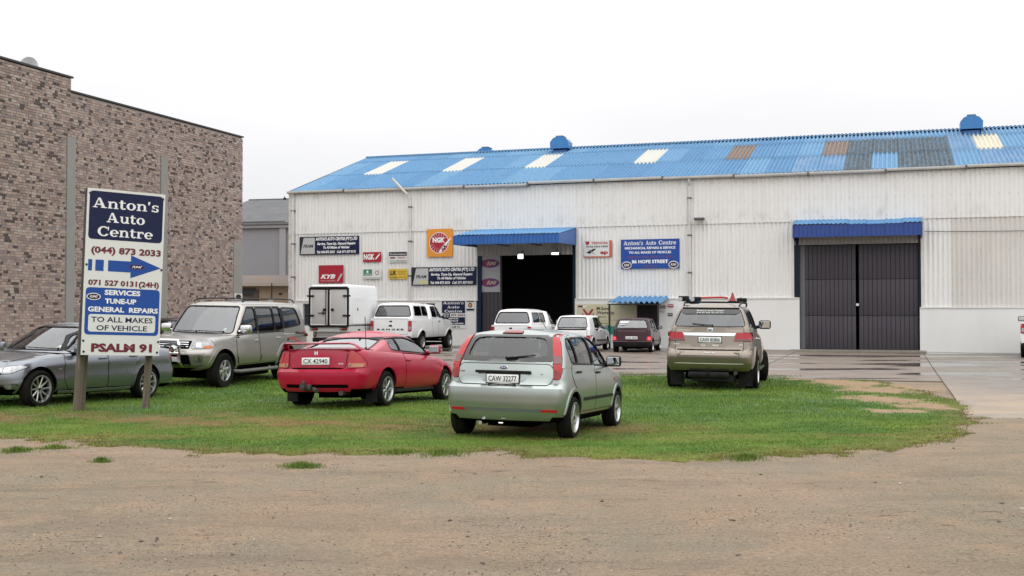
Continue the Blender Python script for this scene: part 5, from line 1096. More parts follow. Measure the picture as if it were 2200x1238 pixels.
BC = [((.40, .315, .275), .28), ((.35, .27, .235), .24), ((.275, .205, .175), .14), ((.25, .21, .20), .12), ((.085, .066, .062), .115), ((.43, .375, .33), .06), ((.31, .24, .235), .08)]
BM = [mat('brick_%d' % i, c_[0], .85, vary=(9, .5, tuple(.7 * q for q in c_[0])), bump=(45, .006)) for i, c_ in enumerate(BC)]
bp_ = np.array([c_[1] for c_ in BC]); bp_ /= bp_.sum()
def brick_faces(x0, z0, x1, z1, y0): return [(x0, y0, z0), (x1, y0, z0), (x1, y0, z1), (x0, y0, z1), (x0, .03, z0), (x1, .03, z0), (x1, .03, z1), (x0, .03, z1)]
FQ = [(0, 1, 2, 3), (1, 5, 6, 2), (4, 0, 3, 7), (3, 2, 6, 7), (0, 4, 5, 1)]
unit = {}
for kx in ('s', 'h'):
    for i, m in enumerate(BM):
        w = .185 if kx == 's' else .098; v = brick_faces(0, 0, w, .0735, 0); unit[(kx, i)] = mesh('brick', v, FQ, m, False)
V_, F_, MI = [], [], []; singles = []; row = 0; z = -.12
while z < 9.16:
    x = -3 + (.116 if row % 2 else 0) - .232 * 0; fl = 0
    while x < BT - .02:
        hdr = rng.random() < .38; w = .098 if hdr else .185
        if x + w > BT: w = BT - x
        top = 9.17 if x + w <= ST + .01 else 8.73
        incol = any(abs(x + w / 2 - t) < cw / 2 + w / 2 - .02 and z < h for (t, h, cw) in cols_) or (x + w > BT - .62 and z < 4.5)
        if z + .0735 <= top and not incol:
            p = bp_.copy()
            p[4] *= 2.4 if hdr else .65
            pt = .75 + .6 * float(vnoise(x, z, .35, 200)); p[4] *= pt; p[0] *= 1.7 - .7 * pt; p /= p.sum()
            ci = int(rng.choice(len(BC), p=p)); y0 = float(rng.uniform(-.006, .006))
            if 3.85 < x < 5.10 and 1.5 < z < 7.2 and w > .09 and len(singles) < 300: singles.append((x, y0, z, 'h' if hdr else 's', ci))
            else:
                k = len(V_); q_ = .008 if ci == 4 else 0; V_ += brick_faces(x + q_, z + q_, x + w - q_, z + .0735 - q_, y0); F_ += [tuple(q + k for q in f) for f in FQ]; MI += [ci] * 5
        x += w + .0105
    z += .0845; row += 1
o = obj('brickwork', mesh('brickwork', V_, F_, BM, False, MI), br); o['kind'] = 'stuff'
for (x, y, z, kx, ci) in singles: obj('brick', unit[(kx, ci)], br, (x, y, z))
# dome on the parapet, emblem on the corner column
t_ = btile(37.3) - 2.5
p = br.matrix_world @ Vector((0, 0, 0)) if False else Vector((-16.39, 30, 0)) + e_ * btile(35.3) + Vector((-.9457, .325, 0)) * .5
d_ = thing('satellite_dish', 'white domed dish poking above the brick parapet at the upper left', 'dish', (p.x, p.y, 9.17))
b = MB(); b.lathe([(0, 0), (.12, .015), (.22, .06), (.30, .13), (.29, .14), (0, .03)], 20, 0, 'y'); b.v = [(q[0], -q[1], q[2] + .17) for q in b.v]; b.build('dish', mat('dish_white', (.6, .61, .62), .4), d_, smooth=True); b = MB(); b.tube([(0, .02, 0), (0, .02, .2)], .03, 8); b.build('mount', BLK, d_)

# ------------------------------------------------------------ grey building and lean-to in the gap
GRW = mat('grey_render', (.25, .25, .275), .85, vary=(.5, .4, (.21, .21, .235))); GRR = mat('grey_sheet', (.10, .105, .115), .6, vary=(.8, .6, (.16, .16, .165)), streak=((3, .6, .6), .4, (.06, .065, .07)))
def corr(w, nw, L_, amp, seg=8, thick=False):
    """corrugated sheet: waves across x, length along z, depth y"""
    n = nw * seg; v = []; f = []
    for i in range(n + 1):
        x = w * i / n; y = amp * math.cos(2 * math.pi * i / seg)
        v += [(x, y, 0), (x, y, L_)]
    for i in range(n): f.append((2 * i, 2 * i + 2, 2 * i + 3, 2 * i + 1))
    return v, f
gb = thing('grey_building', 'plain grey rendered hall with a dark corrugated roof between the brick building and the warehouse', 'building', (-20.5, 71.6, 0), (0, 0, WANG + rad(6)))
b = MB(); b.box(0, 0, -.5, 22, 12, 7.3); b.build('wall', GRW, gb)
for x in (1.6, 6.35, 11.1): b = MB(); b.box(x, -.12, -.5, x + .42, .02, 7.1); b.build('pilaster', mat('grey_render_pale', (.30, .30, .31), .85), gb)
b = MB(); b.rbox(-.2, -.28, 7.12, 22, -.02, 7.30, .05); b.build('gutter', mat('grey_gutter', (.20, .20, .21), .6), gb); b = MB(); b.box(-.2, -.20, 6.93, 22, -.04, 7.10); b.build('fascia', GRW, gb)
for i in range(22):
    v, f = corr(1.0, 6, 9.6, .03); v = [(p[0], p[1], p[2]) for p in v]; me = unit.setdefault('grs', mesh('roof_sheet', v, f, GRR, True)); obj('roof_sheet', me, gb, (i * 1.0, -.35, 7.32), (rad(-76), 0, 0))
b = MB(); b.box(0, 8.9, 9.55, 22, 9.1, 9.72); b.build('ridge', GRR, gb)
ax = thing('roof_aerial', 'tiny aerial standing on the ridge of the grey hall', 'aerial', (-15.9, 79.6, 9.5)); b = MB(); b.tube([(0, 0, 0), (0, 0, .35)], .03, 6); b.rbox(-.09, -.05, .12, .09, .05, .26, .02); b.build('mast', BLK, ax)
lt = thing('lean_to_shed', 'low tan lean-to with a brown garage door in the gap beside the warehouse', 'shed', (-15.2, 60.2, 0), (0, 0, WANG + rad(8)))
TAN = mat('tan_render', (.34, .27, .20), .9, vary=(.9, .5, (.27, .21, .155))); b = MB(); b.box(1.95, 0, -.5, 9, 5, 3.15); b.box(0, .02, 2.75, 1.95, 5, 3.15); b.build('wall', TAN, lt)
b = MB(); b.box(.1, .10, -.5, 1.62, .16, 2.75); b.build('garage_door', mat('brown_door', (.12, .095, .08), .7, vary=(2, .4, (.09, .075, .065))), lt); b = MB(); b.box(0, -.06, 2.66, 1.75, .1, 2.98); b.build('door_header', mat('black_header', (.03, .03, .035), .6), lt)
b = MB(); b.box(1.64, -.05, -.5, 1.93, .1, 2.9); b.build('pillar', mat('dark_pillar', (.10, .07, .065), .8), lt)
b = MB(); b.box(3.0, -.02, 1.62, 3.34, .02, 2.0); w_ = b.build('window', mat('blue_frame', (.03, .05, .09), .5), lt); b = MB(); b.box(3.03, -.026, 1.65, 3.31, -.021, 1.97); b.build('pane', mat('dark_pane', (.03, .04, .05), .08), w_)
b = MB(); b.box(3.05, -.02, 2.62, 3.25, .02, 2.72); b.build('vent', INK, lt)
for i in range(9): v, f = corr(1.0, 6, 3.0, .02); me = unit.setdefault('lts', mesh('roof_sheet', v, f, mat('rusty_sheet', (.16, .14, .13), .8, vary=(1.2, .8, (.22, .15, .11))), True)); obj('roof_sheet', me, lt, (i * 1.0 - .3, -.45, 3.22), (rad(-80), 0, 0))
b = MB(); b.box(-.3, -.46, 3.08, 9, -.40, 3.22); b.build('fascia', mat('pale_fascia', (.35, .31, .27), .8), lt)
mt = thing('meter_box', 'small pale meter box on a thin pole in front of the tan lean-to', 'meter box', (-12.35, 58.6, 0), (0, 0, WANG)); b = MB(); b.tube([(0, 0, -.2), (0, 0, 3.2)], .035, 8); b.build('pole', INK, mt); b = MB(); b.rbox(-.16, -.12, 2.15, .16, -.03, 2.42, .02); b.rbox(-.12, -.12, 1.82, .14, -.03, 2.10, .02); b.build('box', mat('meter_grey', (.4, .4, .38), .6), mt)
hl = MB(); hl.lathe([(60, 0), (46, 14), (30, 26), (14, 33), (0, 35)], 24, 0, 'z'); o = hl.build('hill', mat('hill_green', (.05, .06, .045), .9, vary=(.03, .6, (.09, .09, .07))), None, (-74, 330, -3), smooth=True); o['kind'] = 'structure'; o.scale = (.38, .4, 1.06)

# ------------------------------------------------------------ the warehouse
LAPZ = 5.57
WALLM = mat('white_cladding', (.76, .76, .745), .55, vary=(.35, .35, (.68, .68, .665)), streak=((7, 7, .5), .4, (.56, .54, .51)), band=([(LAPZ + .22, .35), (7.25, .25)], .42, (.34, .31, .27)), bump=(6, .004))
WALLG = mat('weathered_cladding', (.62, .60, .57), .6, vary=(.5, .6, (.52, .50, .475)), streak=((6, 6, .4), .7, (.68, .66, .63)))
PLIN = mat('plinth_paint', (.74, .745, .735), .7, vary=(.6, .4, (.66, .66, .645)), streak=((2, 2, .4), .25, (.60, .59, .55)), bump=(14, .003))
ROOFB = mat('roof_blue', (.125, .27, .44), .7, spec=.15, vary=(.7, .65, (.12, .26, .46)), streak=((9, 9, 1.2), .75, (.045, .12, .25)), bump=(20, .003))
ROOFW = mat('roof_blue_worn', (.13, .26, .43), .7, spec=.15, vary=(1.1, .7, (.26, .36, .47)), streak=((10, 10, 2.5), .8, (.10, .17, .27)))
ROOFM = mat('roof_mossy', (.105, .10, .088), .8, spec=.1, vary=(5, 1.0, (.13, .25, .38)), streak=((5, 5, 1.6), .55, (.07, .062, .05)))
ROOF2 = mat('roof_blue_faded', (.155, .305, .465), .7, spec=.15, vary=(.7, .6, (.15, .31, .50)), streak=((9, 9, 2.0), .7, (.05, .13, .27))); ROOF3 = mat('roof_blue_dark', (.11, .245, .415), .7, spec=.15, vary=(1.6, .6, (.12, .26, .45)), streak=((9, 9, 2.0), .7, (.03, .08, .18)))
SKY1 = mat('rooflight_white', (.56, .56, .53), .7, spec=.1, vary=(2, .4, (.6, .6, .55))); SKY2 = mat('rooflight_cream', (.60, .57, .46), .5, vary=(2, .5, (.45, .42, .33))); SKY3 = mat('rooflight_brown', (.16, .115, .095), .7, vary=(4, .7, (.26, .22, .2)))
CANB = mat('canopy_blue', (.014, .095, .34), .4, vary=(1.5, .4, (.03, .17, .50)), streak=((8, 8, .8), .3, (.012, .08, .30))); CANT = mat('canopy_top_blue', (.09, .24, .46), .6, spec=.2, vary=(2, .5, (.16, .32, .52))); CAND = mat('canopy_navy', (.015, .05, .24), .4, vary=(1.5, .4, (.02, .07, .3)))
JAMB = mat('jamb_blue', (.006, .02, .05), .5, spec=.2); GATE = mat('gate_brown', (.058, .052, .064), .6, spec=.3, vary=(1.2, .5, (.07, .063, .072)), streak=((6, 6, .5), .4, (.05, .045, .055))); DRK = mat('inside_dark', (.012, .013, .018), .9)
GUT = mat('gutter_white', (.66, .65, .62), .5, vary=(2, .5, (.45, .44, .42)))
w = thing('warehouse', 'long white corrugated warehouse with a blue roof across the right and centre', 'building', CORN, (0, 0, WANG))
EAV, LAP, HEAD1, HEAD2, RD, RZ_ = 7.42, 5.57, 4.27, 4.50, 8.44, 10.24
d1a, d1b, d2a, d2b, WE = S_(1024), S_(1240), S_(1704), S_(1982), 46.0
def wp(v, f, name, m, loc, cache=None, rot=(0, 0, 0), parent=None, smooth=True):
    if cache is not None:
        if cache not in unit: unit[cache] = mesh(name, v, f, m, smooth)
        me = unit[cache]
    else: me = mesh(name, v, f, m, smooth)
    return obj(name, me, parent or w, loc, rot)
def sheets(a, b_, z0, z1, tag_, m, dy=0):
    n = max(1, round((b_ - a) / 1.062)); sw = (b_ - a) / n
    for i in range(n):
        v, f = corr(sw + .03, 6, z1 - z0, .018 if tag_ == 'up' else .026); mm = m(a + sw * (i + .5)) if callable(m) else m
        wp(v, f, 'wall_sheet', mm, (a + sw * i, dy - (.003 if i % 2 else 0), z0), (tag_, round(sw, 4), mm.name))
UP = lambda s: WALLM
LOW = lambda s: WALLG if s > S_(2015) else WALLM
sheets(0, WE, LAP - .10, EAV, 'up', UP, -.035)
PL1, PL2, PL3 = 2.27, 2.31, 1.90
sheets(0, d1a, PL1, LAP, 'l1', LOW); sheets(d1b, d2a, PL2, LAP, 'l2', LOW); sheets(d2b, WE, PL3, LAP, 'l3', LOW)
WALLSHADE = mat('shaded_cladding', (.40, .39, .37), .7, vary=(1, .4, (.33, .32, .30)))  # wall sheets over the doors: canopy shade put into a greyer colour
sheets(d1a, d1b, HEAD1, LAP, 'o1', WALLSHADE, .02); sheets(d2a, d2b, HEAD2, LAP, 'o2', WALLSHADE, .02)
for (x, z0, z1) in ((d1a, PL1, LAP), (d1b, PL2, LAP), (d2a, PL2, LAP), (d2b, PL3, LAP)): b = MB(); b.box(x - .05, -.05, z0, x + .05, .06, z1); b.build('corner_flashing', GUT, w)
b = MB(); b.box(-.10, -.07, 0, .12, .05, EAV); b.build('corner_flashing', mat('flashing_worn', (.62, .61, .59), .6, vary=(5, .8, (.35, .34, .33))), w)
# plinth: left stretch with a strip of windows, two plain stretches
b = MB(); wz0, wz1 = 1.05, 2.12; wins = [(S_(653), S_(722)), (S_(822), S_(862)), (S_(890), S_(912)), (S_(917), S_(936))]
b.box(0, -.10, -.4, d1a, .12, wz0); b.box(0, -.10, wz1, d1a, .12, PL1 - .05); x = 0
for (a, c_) in wins: b.box(x, -.10, wz0, a, .12, wz1); x = c_
b.box(x, -.10, wz0, d1a, .12, wz1); b.build('plinth', PLIN, w)
for (a, c_) in wins:
    f_ = MB()
    for q in ((a, wz0, a + .05, wz1), (c_ - .05, wz0, c_, wz1), (a, wz0, c_, wz0 + .05), (a, wz1 - .05, c_, wz1)): f_.box(q[0] + .002, -.03, q[1] + .002, q[2] - .002, .02, q[3] - .002)
    fo = f_.build('window_frame', mat('frame_grey', (.25, .25, .26), .5), w); b = MB(); b.box(a + .05, -.006, wz0 + .05, c_ - .05, .0, wz1 - .05); b.build('pane', mat('dark_pane', (.03, .04, .05), .08), fo)
for (a, c_, h) in ((0, d1a + .08, PL1), (d1b - .08, S_(1718), PL2), (S_(1976), WE, PL3)):
    if a > 0: b = MB(); b.box(a, -.10, -.4, c_, .12, h - .05); b.build('plinth', PLIN, w)
    b = MB(); b.box(a - .0, -.13, h - .05, c_, .14, h); b.build('plinth_ledge', mat('ledge', (.66, .65, .62), .7), w)
# roof
def rp(d): return (RZ_ - 7.56) / RD * d + 7.56
SL = math.atan2(RZ_ - 7.56, RD); rows_ = [(-.18, 3.50), (3.38, 6.92), (6.80, 8.50)]; nsh = round(WE / 1.062); sw = WE / nsh
lights = [(S_(785, 3.4), SKY1), (S_(968, 3.4), SKY1), (S_(1159, 3.4), SKY1), (S_(1366, 3.4), SKY1), (S_(1580, 3.4), SKY3), (S_(1812, 3.4), SKY3), (S_(2108, 3.4), SKY2)]
for ri, (a, c_) in enumerate(rows_):
    for i in range(nsh):
        s0 = sw * i; sc = s0 + sw / 2; m = random.choice([ROOFB, ROOFB, ROOFB, ROOF2, ROOF3]); up = .022 * (ri) + .003 * (i % 2)
        mz0, mz1 = (S_(1845, 1.5), S_(2050, 1.5)) if ri == 0 else (S_(1832, 5), S_(2040, 5))
        if ri < 2 and mz0 < sc < mz1 and not (ri == 0 and random.random() < .22): m = ROOFM
        elif sc > S_(1690, 2): m = random.choice([ROOFW, ROOFW, ROOF2])
        nm = 'roof_sheet'
        if ri == 1:
            for (ls, lm_) in lights:
                if abs(ls - sc) < sw / 2 + .001: m = lm_; nm = 'rooflight'
        L_ = (c_ - a) / math.cos(SL); v, f = corr(sw + .03, 6, L_, .052)
        wp(v, f, nm, m, (s0, a, rp(a) + up), ('rf', ri, m.name), (SL - math.pi / 2, 0, 0))
for i in range(nsh // 4 + 1): 
    v, f = corr(sw * 4, 24, 9.3, .028, 6); wp(v, f, 'rear_roof_sheet', ROOFB, (min(i * 4, nsh - 4) * sw, RD * 2 + .2, rp(-.2)), ('rr',), (math.pi / 2 - SL, 0, 0)) if i * 4 < nsh - 1 else None
for i in range(nsh // 2):
    v = []; f = []; n = 12 * 6
    for k_ in range(n + 1):
        x = 2 * sw * k_ / n; y = .028 * math.cos(2 * math.pi * k_ / 6)
        v += [(x, -.34, -.10 + y * .9 + .03), (x, -.12, .015 + y), (x, 0, .05 + y), (x, .12, .015 + y), (x, .34, -.10 + y * .9 + .03)]
    for k_ in range(n):
        for j in range(4): q = k_ * 5 + j; f.append((q, q + 5, q + 6, q + 1))
    s0 = i * 2 * sw; wp(v, f, 'ridge_cap', ROOFW if s0 > S_(1690, 7) else ROOFB, (s0, RD, RZ_ + .06), ('rc', s0 > S_(1690, 7)))
b = MB(); v = [(0, -.2, rp(-.2) - .10), (0, RD, RZ_ - .08), (0, RD * 2 + .2, rp(-.2) - .10), (0, RD * 2 + .2, rp(-.2) + .04), (0, RD, RZ_ + .06), (0, -.2, rp(-.2) + .04)]
for x0 in (-.06, WE): b.add([(x0, p[1], p[2]) for p in v] + [(x0 + .05, p[1], p[2]) for p in v], [(0, 1, 4, 5), (1, 2, 3, 4), (6, 11, 10, 7), (7, 10, 9, 8), (0, 6, 7, 1), (1, 7, 8, 2), (5, 4, 10, 11), (4, 3, 9, 10), (0, 5, 11, 6), (2, 8, 9, 3)])
b.build('barge_board', mat('barge_dark', (.07, .09, .12), .6), w)
b = MB()
for x0 in (0, WE - .1): b.add([(x0, 0, -.3), (x0, RD * 2, -.3), (x0, RD * 2, rp(0) - .1), (x0, RD, RZ_ - .1), (x0, 0, rp(0) - .1)] + [(x0 + .1, 0, -.3), (x0 + .1, RD * 2, -.3), (x0 + .1, RD * 2, rp(0) - .1), (x0 + .1, RD, RZ_ - .1), (x0 + .1, 0, rp(0) - .1)], [(0, 4, 3, 2, 1), (5, 6, 7, 8, 9), (0, 5, 9, 4), (1, 2, 7, 6), (4, 9, 8, 3), (3, 8, 7, 2)])
b.box(0, RD * 2 - .1, -.3, WE, RD * 2, rp(0) - .1); b.build('end_wall', WALLM, w)
b = MB(); b.box(.1, 0.14, -.3, WE - .1, RD * 2 - .1, .13); b.build('inside_floor', mat('floor_concrete', (.10, .10, .10), .6), w)
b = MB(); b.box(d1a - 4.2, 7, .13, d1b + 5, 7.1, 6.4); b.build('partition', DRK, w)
b = MB()
for s0 in [q for q in np.arange(1.5, WE, 5.6) if not d1a - .3 < q < d1b + .3]: b.box(s0, .12, .1, s0 + .2, .32, 7.2); 
b.build('steel_column', mat('steel_grey', (.12, .12, .13), .6), w)
sc_ = MB()
for z in (7.2, 6.4, LAP + .08, LAP - .25, 4.2, 3.0, 2.42):
    for i in range(int(WE / .354)):
        s0 = .09 + i * .354
        if (d1a < s0 < d1b or d2a < s0 < d2b) and z < LAP: continue
        if z < LAP and z < 2.5 and False: continue
        yy = -.066 if z > LAP else -.034; sc_.add([(s0 - .009, yy, z - .011), (s0 + .009, yy, z - .011), (s0 + .009, yy, z + .011), (s0 - .009, yy, z + .011), (s0, yy - .012, z)], [(0, 1, 4), (1, 2, 4), (2, 3, 4), (3, 0, 4)])
o = sc_.build('cladding_screws', mat('rusty_screw', (.10, .07, .055), .8), w); o['kind'] = 'stuff'
# gutter in lengths with joints, a broken downpipe and the others
gl = 3.05; i = 0; x = -.1
while x < WE - .3:
    x1 = min(WE, x + gl); b = MB(); sag = -.03 * math.sin(x * .35) - (.05 if S_(1000) < x < S_(1080) else 0)
    n = 9; pr_ = [(.085 * math.cos(math.pi + math.pi * k_ / (n - 1)), .085 * math.sin(math.pi + math.pi * k_ / (n - 1))) for k_ in range(n)] + [(.085, .03), (.070, .03), (.06, 0), (0, -.05), (-.06, 0), (-.07, .03), (-.085, .03)]
    v = [(xx, -.20 + p[0], 7.50 + sag + p[1]) for xx in (x, x1 - .02) for p in pr_]; m_n = len(pr_); b.add(v, [(q, (q + 1) % m_n, m_n + (q + 1) % m_n, m_n + q) for q in range(m_n)])
    g_ = b.build('gutter', GUT, w, smooth=True); b = MB(); b.box(x1 - .06, -.295, 7.395 + sag, x1 + .02, -.10, 7.54 + sag); b.build('bracket', mat('bracket_dark', (.12, .11, .10), .7), g_); x = x1
def pipe(s, pts, r=.055):
    b = MB(); b.tube([(s + p[0], p[1], p[2]) for p in pts], r, 10); o = b.build('downpipe', GUT, w, smooth=True)
    for z in (6.6, 5.0, 3.4):
        if z < pts[0][2]: b = MB(); b.rbox(s - .09, -.19, z - .03, s + .09, -.03, z + .03, .01); b.build('pipe_clip', mat('bracket_dark', (.12, .11, .10), .7), o)
pipe(S_(883), [(0, -.12, 7.05), (0, -.12, 2.32)]); pipe(S_(1483), [(0, -.2, 7.42), (0, -.2, 7.25), (.0, -.12, 7.1), (0, -.12, 2.35)]); pipe(.18, [(0, -.2, 7.4), (0, -.14, 7.15), (0, -.12, 0)])
b = MB(); b.tube([(S_(879), -.28, 7.18), (S_(851), -.5, 7.92)], .06, 10); b.build('broken_pipe', GUT, w, smooth=True)
# --- doors
def leaf(a, c_, h, y, nb, parent, rails=(1.55, 3.05)):
    L = obj('door_leaf', box_me('door_leaf', a, y, .12, c_, y + .05, h, mat('leaf_back', (.02, .02, .024), .7)), parent); sw_ = (c_ - a) / nb
    for k_ in range(nb):
        zz = [.13] + list(rails) + [h - .01]
        for j in range(len(zz) - 1):
            key = ('bd', round(sw_, 3), j, round(h, 2))
            if key not in unit: unit[key] = box_me('board', .012, 0, .012, sw_ - .008, .03, zz[j + 1] - zz[j] - .012, GATE, .004)
            obj('board', unit[key], L, (a + sw_ * k_, y - .03 - (.004 if (k_ + j) % 2 else 0), zz[j]))
    return L
s_mid = S_(1842)
dr = w
b = MB(); b.box(d2a + .05, .0, -.1, d2a + .27, .12, LAP - .1); b.build('door_jamb', mat('jamb_teal', (.006, .016, .03), .5, spec=.2), w); b = MB(); b.box(d2b - .14, .0, -.1, d2b - .05, .12, LAP - .1); b.build('door_jamb', mat('jamb_teal', (.006, .016, .03), .5, spec=.2), w)
leaf(d2a + .28, s_mid - .06, HEAD2, .16, 13, w); leaf(s_mid + .06, d2b - .15, HEAD2, .16, 13, w)
b = MB(); b.rbox(s_mid - .06, .02, 1.95, s_mid + .06, .14, 2.05, .01); b.build('padlock', CHR, w)
b = MB(); b.box(d2a - .1, -1.6, -.1, d2b + .1, .12, .155); b.build('threshold', mat('threshold_concrete', (.22, .20, .165), .8, vary=(2, .5, (.15, .13, .11))), w)
b = MB(); b.box(d1a + .05, -.03, -.1, d1a + .22, .10, HEAD1); b.build('door_jamb', JAMB, w); b = MB(); b.box(d1b - .20, -.03, -.1, d1b - .05, .10, LAP - .1); b.build('door_jamb', mat('jamb_teal', (.015, .045, .075), .45), w)
leaf(d1a + .22, S_(1076), HEAD1, .16, 5, w, rails=())
# canopies: top sheets, fascia boards, cheeks
def canopy(a, c_, yo, zb, zf, drop, m, mt_, cheek, sag=0):
    n = max(6, round((c_ - a) / .70)); sw_ = (c_ - a) / n; L_ = math.hypot(yo, zb - zf); an_ = math.atan2(zb - zf, yo)
    root = obj('door_canopy', None, w)
    for i in range(n):
        v, f = corr(sw_ + .02, 4, L_, .018); dz = -sag * math.exp(-((i - n * .58) / 1.4) ** 2)
        key = ('cn', round(sw_, 3), round(L_, 2)); unit.setdefault(key, mesh('canopy_sheet', v, f, mt_, True)); obj('canopy_sheet', unit[key], root, (a + sw_ * i, -yo - .03, zf + .02 + dz + .002 * (i % 2)), (an_ - math.pi / 2, 0, 0))
        key = ('cf', round(sw_, 3), round(drop, 2)); v, f = corr(sw_ - .012, 4, drop, .012); unit.setdefault(key, mesh('fascia_board', v, f, m, True)); obj('fascia_board', unit[key], root, (a + sw_ * i + .006, -yo - (.003 if i % 2 else 0), zf - drop - .02))
    for x in (a, c_):
        v = [(x, 0, zb - cheek), (x, -yo, zf - drop - .02), (x, -yo, zf - .02), (x, 0, zb - .02)]; b = MB(); b.add([(p[0] - .02, p[1], p[2]) for p in v] + [(p[0] + .02, p[1], p[2]) for p in v], [(0, 1, 2, 3), (7, 6, 5, 4), (0, 4, 5, 1), (1, 5, 6, 2), (2, 6, 7, 3), (3, 7, 4, 0)]); b.build('cheek', m, root)
    b = MB()
    for x in np.linspace(a + .05, c_ - .05, 4): b.tube([(x, 0, zf - drop + .05), (x, -yo + .05, zf - drop + .05)], .03, 6)
    b.tube([(a, -yo + .05, zf - .1), (c_, -yo + .05, zf - .1)], .03, 6); b.build('frame', mat('canopy_frame', (.05, .06, .09), .6), root)
canopy(S_(1023) - .02, S_(1238), 2.8, 5.45, 5.02, .38, CANB, CANT, .78)
canopy(S_(1703) + .1, S_(1981), .85, 5.52, 5.28, .50, CAND, CANT, .85, sag=.07)
# --- roof vents
def vent(label, px, d, sc=1.0):
    s0 = S_(px, d); P = WP(s0, d, (7.56 + (RZ_ - 7.56) / RD * d - .03) if d <= RD else RZ_ - .38); t = thing('roof_ventilator', label, 'roof vent', P, (0, 0, WANG), 'blue ventilators on the roof ridge')
    sc = .84; a, r = .95 * sc, .62 * sc
    oc = [(r * math.cos(q), .38 + r * .85 * math.sin(q)) for q in [rad(-25), rad(20), rad(50), rad(78), rad(102), rad(130), rad(160), rad(205)]]
    v = [(p[0], -a / 2, p[1]) for p in oc] + [(p[0], a / 2, p[1]) for p in oc]; n = len(oc)
    b = MB(); b.add(v, [tuple(range(n)), tuple(range(2 * n - 1, n - 1, -1))] + [(k_, n + k_, n + (k_ + 1) % n, (k_ + 1) % n) for k_ in range(n)])
    b.build('hood', mat('vent_blue', (.03, .17, .42), .35, vary=(3, .4, (.05, .24, .5))), t); b = MB(); b.box(-.42 * sc, -.36 * sc, -.25, .42 * sc, .36 * sc, .12); b.build('base', mat('vent_base', (.03, .11, .32), .5), t)
    b = MB(); b.box(-.22 * sc, -a / 2 + .05, .38 + r * .85 - .02, .22 * sc, a / 2 - .05, .38 + r * .85 + .03); b.build('cap', mat('vent_cap', (.08, .10, .12), .5), t)
    b = MB(); b.rbox(-.42 * sc, -a / 2 - .03, .26, .42 * sc, -a / 2 - .005, .32, .01); b.build('rib', mat('vent_blue'), t) if False else None
vent('blue roof ventilator half hidden behind the ridge, left of the other two', 1046, 9.6); vent('blue octagonal ventilator on the ridge above the open doorway', 1206, 7.5); vent('blue octagonal ventilator on the ridge at the far right', 2090, 7.5)
# --- small porch, gate and the other fittings on the wall
pr = thing('entrance_porch', 'little porch with a blue corrugated roof on thin black posts, left of the bronze off-roader', 'porch', WP(0, 0, 0), (0, 0, WANG))
pa, pb_ = S_(1326), S_(1436)
for i in range(5):
    sw_ = (pb_ - pa) / 5; v, f = corr(sw_ + .02, 2, 1.95, .05); obj('roof_sheet', unit.setdefault('ps', mesh('roof_sheet', v, f, CANT, True)), pr, (pa + sw_ * i, -1.9, 2.11), (rad(-82), 0, 0))
for x in (pa + .08, pb_ - .1): b = MB(); b.box(x - .035, -1.8, -.1, x + .035, -1.73, 2.02); b.build('post', INK, pr)
b = MB(); b.box(pa, -1.82, 2.00, pb_, -1.76, 2.05); b.build('beam', INK, pr)
ga, gb_ = S_(1372), S_(1414); b = MB(); b.box(ga - .04, -.125, 0, gb_ + .04, -.102, 2.17); dd_ = b.build('entrance_door', mat('door_void', (.03, .014, .016), .7), w)
for i in range(11): x = ga + (gb_ - ga) * i / 10; b = MB(); b.tube([(x, -.16, .1), (x, -.16, 2.12)], .014, 5); b.build('gate_bar', INK, dd_)
for z in (.6, 1.4): b = MB(); b.tube([(ga, -.17, z), (gb_, -.17, z)], .012, 5); b.build('gate_rail', INK, dd_)
def flood(label, px, py, wd, h):
    s0 = S_(px); z = Z_(px, py); t = thing('flood_light', label, 'flood light', WP(s0, -.35, z), (0, 0, WANG), 'lit flood lights over the open doorway')
    b = MB(); b.rbox(-wd / 2, -.10, -h / 2, wd / 2, .08, h / 2, .03); b.build('housing', BLK, t, smooth=True); b = MB(); b.rbox(-wd / 2 + .04, -.112, -h / 2 + .03, wd / 2 - .04, -.10, h / 2 - .03, .01); b.build('lens', mat('lit_lamp', (.9, .9, .85), .3, emit=((1, .97, .88), 3.0)), t); b = MB(); b.tube([(0, .05, h / 2), (0, .3, h / 2 + .15)], .02, 6); b.build('arm', BLK, t)
flood('lit rounded flood light, left of the two over the open doorway', 1125, 552, .32, .26); flood('lit flat flood light, right of the two over the open doorway', 1199, 546, .40, .15)
t = thing('wall_lamp', 'unlit dark wall lamp under the panel joint right of the tall downpipe', 'lamp', WP(S_(1505), -.1, Z_(1505, 471)), (0, 0, WANG)); b = MB(); b.rbox(-.22, -.30, -.05, .22, 0, .05, .03); b.build('housing', mat('lamp_grey', (.10, .10, .10), .5), t, smooth=True); b = MB(); b.rbox(-.18, -.28, -.07, .18, -.05, -.051, .01); b.build('lens', SMK, t)
cb = MB(); P0_ = (d2b + .1, -.06, 4.95); cb.tube([(d2b + .1 + i * 1.0, -.07, 4.95 - .10 * math.sin(min(i, 8) / 8 * math.pi) * .6 - .02 * i * 0) for i in range(9)], .012, 5); o = cb.build('wall_cable', INK, w); 

